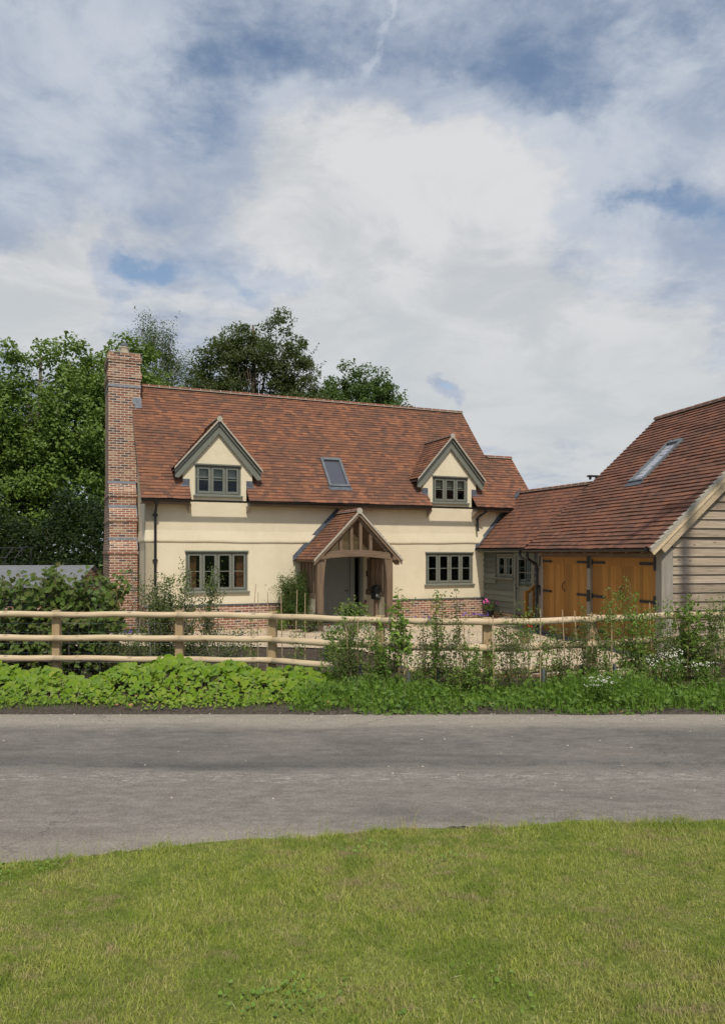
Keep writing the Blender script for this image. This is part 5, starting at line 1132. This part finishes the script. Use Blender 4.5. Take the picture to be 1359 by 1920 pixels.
ORD = ['leftmost', 'second', 'third', 'fourth', 'fifth', 'sixth', 'seventh', 'eighth', 'ninth', 'tenth', 'eleventh', 'twelfth', 'thirteenth', 'fourteenth', 'fifteenth', 'sixteenth', 'seventeenth', 'eighteenth', 'nineteenth', 'twentieth', 'twenty-first', 'twenty-second', 'twenty-third', 'twenty-fourth', 'twenty-fifth', 'rightmost']
def behind(px):
    for lim, s in ((200, 'the foot of the brick chimney'), (515, 'the cream wall below the taller window'), (590, 'the shrubs left of the porch'), (735, 'the porch'), (800, 'the brick plinth right of the porch'), (905, 'the plinth below the shorter window'), (1008, 'the sage green link wall'), (1104, 'the far pair of garage doors'), (1235, 'the near pair of garage doors'), (2000, 'the oak boards of the garage')):
        if px < lim: return s
for i, (px, t0, t1, dep, ln) in enumerate(CAN):
    Z = fence_z(px) + dep; x = XZ(px, Z); z = hg(x, Z); H = EYE - (t0 - YH) / F * Z - z
    b = MB(); b.tube([(0, 0, -.1), (ln * .004, .0, H * .5), (ln * .009, .01, H)], [.0085, .008, .006], 6)
    o = b.build('bamboo_cane', 'cane'); o.location = (x, Z, z); tag(o, f'{ORD[i]} bamboo cane' + (' from the left' if i not in (0, 25) else ' of all') + ', before ' + behind(px), 'cane', 'bamboo canes in the hedge')
    if i > 7 and i % 2 == 0:                          # pale spiral guard on the foot of a plant
        b = MB(); b.tube([(0, 0, 0), (0, 0, .32)], .024, 8, False); o = b.build('tree_guard', 'grey_metal'); o.location = (x + .05, Z + .03, z); tag(o, f'grey spiral tree guard at the foot of the {ORD[i]} bamboo cane from the left', 'tree guard', 'tree guards on hedge plants')

# ---------------------------------------------------------------- verge: lime green ground cover, weeds, grass
rng = np.random.default_rng(17)
def sample(n, x0, x1, y0, y1): return np.stack([rng.uniform(x0, x1, n), rng.uniform(y0, y1, n), np.zeros(n)], 1)
P = sample(4600, -7.5, -.38, 9.2, 10.75); x, y = P[:, 0], P[:, 1]; t = (y - 9.15) / 1.6
mound = .05 + .34 * np.clip(t * 1.5, 0, 1) * (.75 + .25 * np.sin(x * 1.9 + .6)); mound *= np.clip((-.35 - x + .12 * np.sin(y * 9)) / .5, .2, 1) * (.86 + .14 * np.sin(x * 7.3 + y * 5)); gap = np.exp(-((x + 3.95) / .4) ** 2 - ((y - 10.5) / .65) ** 2) * .95; mound *= 1 - .8 * gap
keep = rng.random(len(P)) > gap; P[:, 2] = height(x, y) + mound * rng.uniform(.55, 1.0, len(P)); sz = (.045 + .075 * np.clip(t * 1.4, 0, 1)); P = P[keep]; sz = sz[keep]
V, T = roundleaves(P, sz, rng, 1.1, (0, -.55, 0)); tag(mpart('ground_cover', V, T, 'leaf_lime', None), 'lime green heart leaved ground cover spilling along the left verge', 'ground cover', kind='stuff')
P = sample(3200, -7.5, -.6, 8.95, 9.5); P = P[rng.random(len(P)) < np.clip((P[:, 1] - 8.98 + .16 * np.sin(P[:, 0] * 2.1)) / .35, 0, 1)]; P[:, 2] = height(P[:, 0], P[:, 1]) + rng.uniform(.005, .06, len(P))
V, T = roundleaves(P, .034, rng, 1.4, (0, -.4, 0)); tag(mpart('small_ground_cover', V, T, 'leaf_lime', None), 'small yellow green creeping leaves at the front of the left verge', 'ground cover', kind='stuff')
P = sample(15000, -.9, 7.5, 8.78, 10.0); x, y = P[:, 0], P[:, 1]; dn = np.clip((y - 8.74 + .17 * np.sin(x * 3) + .08 * np.sin(x * 7.7)) / .3, 0, 1); P = P[rng.random(len(P)) < dn]; x, y = P[:, 0], P[:, 1]
hgt = .05 + (.24 + .14 * np.clip((x - 2.2) / 2, 0, 1)) * np.clip((y - 8.8) / .65, 0, 1) * (.7 + .3 * np.sin(x * 2.3 + 1)) ; P[:, 2] = height(x, y)
Vb, Fq, Ft = blades(P, hgt, .008, rng, .6); n0 = len(Vb)
P2 = sample(5200, -.8, 7.5, 8.75, 9.9); x, y = P2[:, 0], P2[:, 1]; P2 = P2[rng.random(len(P2)) < np.clip((y - 8.75 + .13 * np.sin(x * 2.6) + .08 * np.sin(x * 6.3)) / .3, 0, 1)]; x, y = P2[:, 0], P2[:, 1]
P2[:, 2] = height(x, y) + rng.uniform(.02, 1, len(P2)) * (.04 + (.22 + .16 * np.clip((x - 2.2) / 2, 0, 1)) * np.clip((y - 8.8) / .65, 0, 1) * (.75 + .35 * np.sin(x * 2.3 + 1)))
tag(link_mesh('verge_grass', Vb, [Fq, Ft], M['blade'], None, False, False), 'lush tall grass along the right verge below the young hedge', 'grass', kind='stuff')
V2, I2 = leaves(P2, .075 * (.55 + .9 * rng.random(len(P2)) ** 2), rng, .6, .5, np.array([[0, -.5, .2]])); tag(mpart('verge_weeds', V2, I2, 'leaf_weed', None), 'leafy weeds mixed into the grass of the right verge', 'weeds', kind='stuff')
P = sample(1500, -7.5, 5.5, 10.8, 13.2); P = P[rng.random(len(P)) < .55]; P[:, 2] = height(P[:, 0], P[:, 1]) + rng.uniform(0, .12, len(P)); V, I = leaves(P, .06, rng, .6); tag(mpart('bed_weeds', V, I, 'leaf_weed', None), 'scattered low weeds on the bare soil behind the fence', 'weeds', kind='stuff')
P = sample(5200, -8, -.2, 8.9, 9.5); x, y = P[:, 0], P[:, 1]; P = P[rng.random(len(P)) < np.clip(.10 + .9 * np.exp(-((x + 4.9) / .75) ** 2) + .7 * np.exp(-((x + .5) / .5) ** 2) + .15 * np.sin(x * 3.3), 0, 1) * np.clip((y - 8.9) / .2, 0, 1)]; P[:, 2] = height(P[:, 0], P[:, 1])
Vb, Fq, Ft = blades(P, .13 * (.5 + rng.random(len(P))), .006, rng, .7); tag(link_mesh('verge_grass', Vb, [Fq, Ft], M['blade'], None, False, False), 'grass tufts along the front of the lime green ground cover', 'grass', kind='stuff')
P = sample(700, -.9, 7, 8.85, 9.8); P[:, 2] = height(P[:, 0], P[:, 1]) + rng.uniform(.03, .17, len(P)); V, T = roundleaves(P, .05, rng, .8, (0, -.6, 0)); tag(mpart('dock_leaves', V, T, 'leaf_weed', None), 'broad dock and nettle leaves scattered in the right verge', 'weeds', kind='stuff')
P = sample(170, -6, 7, 8.95, 10.2); P[:, 2] = height(P[:, 0], P[:, 1]); Vb, Fq, Ft = blades(P, .42, .004, rng, .5); tag(link_mesh('seed_stems', Vb, [Fq, Ft], M['straw'], None, False, False), 'pale dry grass stems standing in the verge', 'grass', kind='stuff')
def whiteflowers(px, py, Z, wd, n, label, seed):
    rng = np.random.default_rng(seed); x = XZ(px, Z); z = hg(x, Z); top = EYE - (py - YH) / F * Z - z; o = empty('white_flower_clump', (x, Z, z), 0, label, 'flowers'); b = MB(); P = []
    for i in range(n):
        ex, ey, hh = rng.normal(0, wd * .6), rng.normal(0, .12), top * rng.uniform(.72, 1.06); b.tube([(ex * .5, ey * .5, 0), (ex, ey, hh)], [.004, .002], 4); P.append((ex, ey, hh))
    b.build('stalks', 'leaf_weed', o); P = np.array(P); Q = np.repeat(P, 7, 0) + rng.normal(0, 1, (n * 7, 3)) * (.018, .016, .008); V, T = roundleaves(Q, .015, rng, 1, (0, -.3, 0)); mpart('petals', V, T, 'petal_white', o)
    Q = np.repeat(P, 14, 0) * rng.uniform(.25, .85, (n * 14, 1)) + rng.normal(0, .04, (n * 14, 3)); V, I = leaves(Q, .055, rng, .4); mpart('leaves', V, I, 'leaf_weed', o)
whiteflowers(1130, 1272, 9.2, .20, 24, 'clump of white umbel flowers low in the verge before the garage doors', 401)
whiteflowers(1262, 1224, 9.9, .20, 26, 'tallest clump of white flowers below the elder bush', 402)
whiteflowers(1320, 1240, 9.9, .16, 16, 'white flower clump at the right end of the verge', 403)
whiteflowers(1222, 1226, 9.9, .09, 7, 'small white flower clump below the oak corner post', 404)

# ---------------------------------------------------------------- lawn: mown blades where it is near
rng = np.random.default_rng(23); n = 470000
yy = rng.uniform(1.9, 5.55, n); xx = rng.uniform(-1, 1, n) * (yy * .5 + 2.6); kp = (yy < lawn_edge(xx) + .02 * np.sin(xx * 9) + .03 * np.sin(xx * 23) - .015 + rng.normal(0, .02, n)); P = np.stack([xx, yy, np.zeros(n)], 1)[kp]
P[:, 2] = height(P[:, 0], np.minimum(P[:, 1], lawn_edge(P[:, 0]) - .03)) - .006
tall = .026 + .011 * wob(P[:, 0], P[:, 1], 1.6, 2) / 1.5 + .008 * wob(P[:, 0], P[:, 1], 6.3, 1) + .016 * rng.random(len(P)) ** 2; tall *= np.where(P[:, 1] > lawn_edge(P[:, 0]) - .12, 1.35, 1)
Vb, Fq, Ft = blades(P, np.clip(tall, .014, .08), .0034, rng, .9)
tag(link_mesh('lawn_grass', Vb, [Fq, Ft], M['lawnblade'], None, False, False), 'short mown grass of the lawn in the foreground', 'grass', kind='stuff')
m = 420; xx = rng.uniform(-2.4, 2.8, m); yy = rng.uniform(2.1, 5.2, m); P = np.stack([xx, yy, np.zeros(m)], 1); P = P[yy < lawn_edge(xx) - .1]; P[:, 2] = height(P[:, 0], P[:, 1]) + rng.uniform(.018, .034, len(P))
V, I = leaves(P, .055, rng, .035, 1.5, None, 0); tag(mpart('dry_grass', V, I, 'straw', None), 'dry straw coloured clippings lying on the lawn', 'grass', kind='stuff')
P = []
for _ in range(22):
    cx_, cy_ = rng.uniform(-3, 3.2), rng.uniform(2.2, 5.0); k = rng.integers(14, 60); P.append(np.stack([cx_ + rng.normal(0, .11, k), cy_ + rng.normal(0, .08, k), np.zeros(k)], 1))
P = np.concatenate(P); P = P[P[:, 1] < lawn_edge(P[:, 0]) - .08]; P[:, 2] = height(P[:, 0], P[:, 1]) + rng.uniform(.014, .038, len(P)); V, T = roundleaves(P, .017, rng, 1.2); tag(mpart('lawn_weeds', V, T, 'lawn_clover', None), 'small patches of clover and plantain in the lawn', 'weeds', kind='stuff')
# taller wisps where the mower missed, at the lane's edge
m = 260; xx = rng.uniform(-3, 4, m); yy = lawn_edge(xx) + rng.normal(0, .04, m); P = np.stack([xx, yy, height(xx, yy - .1)], 1); P[:, 2] = np.minimum(P[:, 2], .42)
Vb, Fq, Ft = blades(P, .12, .003, rng, .7); tag(link_mesh('edge_grass', Vb, [Fq, Ft], M['lawnblade'], None, False, False), 'taller grass wisps along the edge of the lane', 'grass', kind='stuff')
xs = np.arange(-2.6, 2.2, .04); rr = random.Random(12); V = []
for x in xs:
    e = float(lawn_edge(x)); wd_ = max(0, .045 + .05 * math.sin(x * 3.1 + .5) + .025 * math.sin(x * 11) + rr.uniform(-.02, .02)) * min(1, max(0, (x + 2.6) * 2)) * min(1, max(0, (2.2 - x) * 2))
    V += [(x, e - .05, .40), (x, e + .4 * wd_, .392), (x, e + wd_ + .004, .3755)]
I = np.arange(len(V)).reshape(-1, 3); tag(link_mesh('soil_edge', np.array(V), [np.stack([I[:-1, :-1], I[1:, :-1], I[1:, 1:], I[:-1, 1:]], -1).reshape(-1, 4)], M['soil'], None, True), kind='structure')
# loose stones on the lane and dead leaves on the verge
b = MB(); r = random.Random(4)
for k in range(260):
    x = r.uniform(-5, 6); y = r.choice((r.uniform(8.35, 8.9), r.uniform(8.5, 8.9), r.uniform(5.3, 8.5))); s = r.uniform(.004, .012) * (1.5 if r.random() < .06 else 1); Mx = Matrix.Translation((x, y, .374)) @ Matrix.Rotation(r.uniform(0, 6), 4, 'Z')
    b.add([Mx @ Vector(p) for p in ((-s, -s * .7, 0), (s, -s * .8, 0), (s * .8, s * .8, 0), (-s * .9, s * .6, 0), (0, 0, s * .9))], [(0, 1, 4), (1, 2, 4), (2, 3, 4), (3, 0, 4)])
tag(b.build('loose_grit', 'stone'), 'loose pale grit scattered on the lane', 'grit', kind='stuff')
rng = np.random.default_rng(31); P = sample(46, -3.2, 6, 8.7, 9.5); P[:, 2] = height(P[:, 0], P[:, 1]) + rng.uniform(.02, .12, len(P)) * (P[:, 1] > 8.95); V, I = leaves(P, .06, rng, .55, .8); tag(mpart('fallen_leaves', V, I, 'deadleaf', None), 'scattered dry brown leaves on the verge', 'leaves', kind='stuff')
# leaves of the plant on the window sill
P, wo = SILLPLANT; V, I = leaves(P, .06, np.random.default_rng(2)); mpart('sill_plant', V, I, 'leaf_weed', wo)
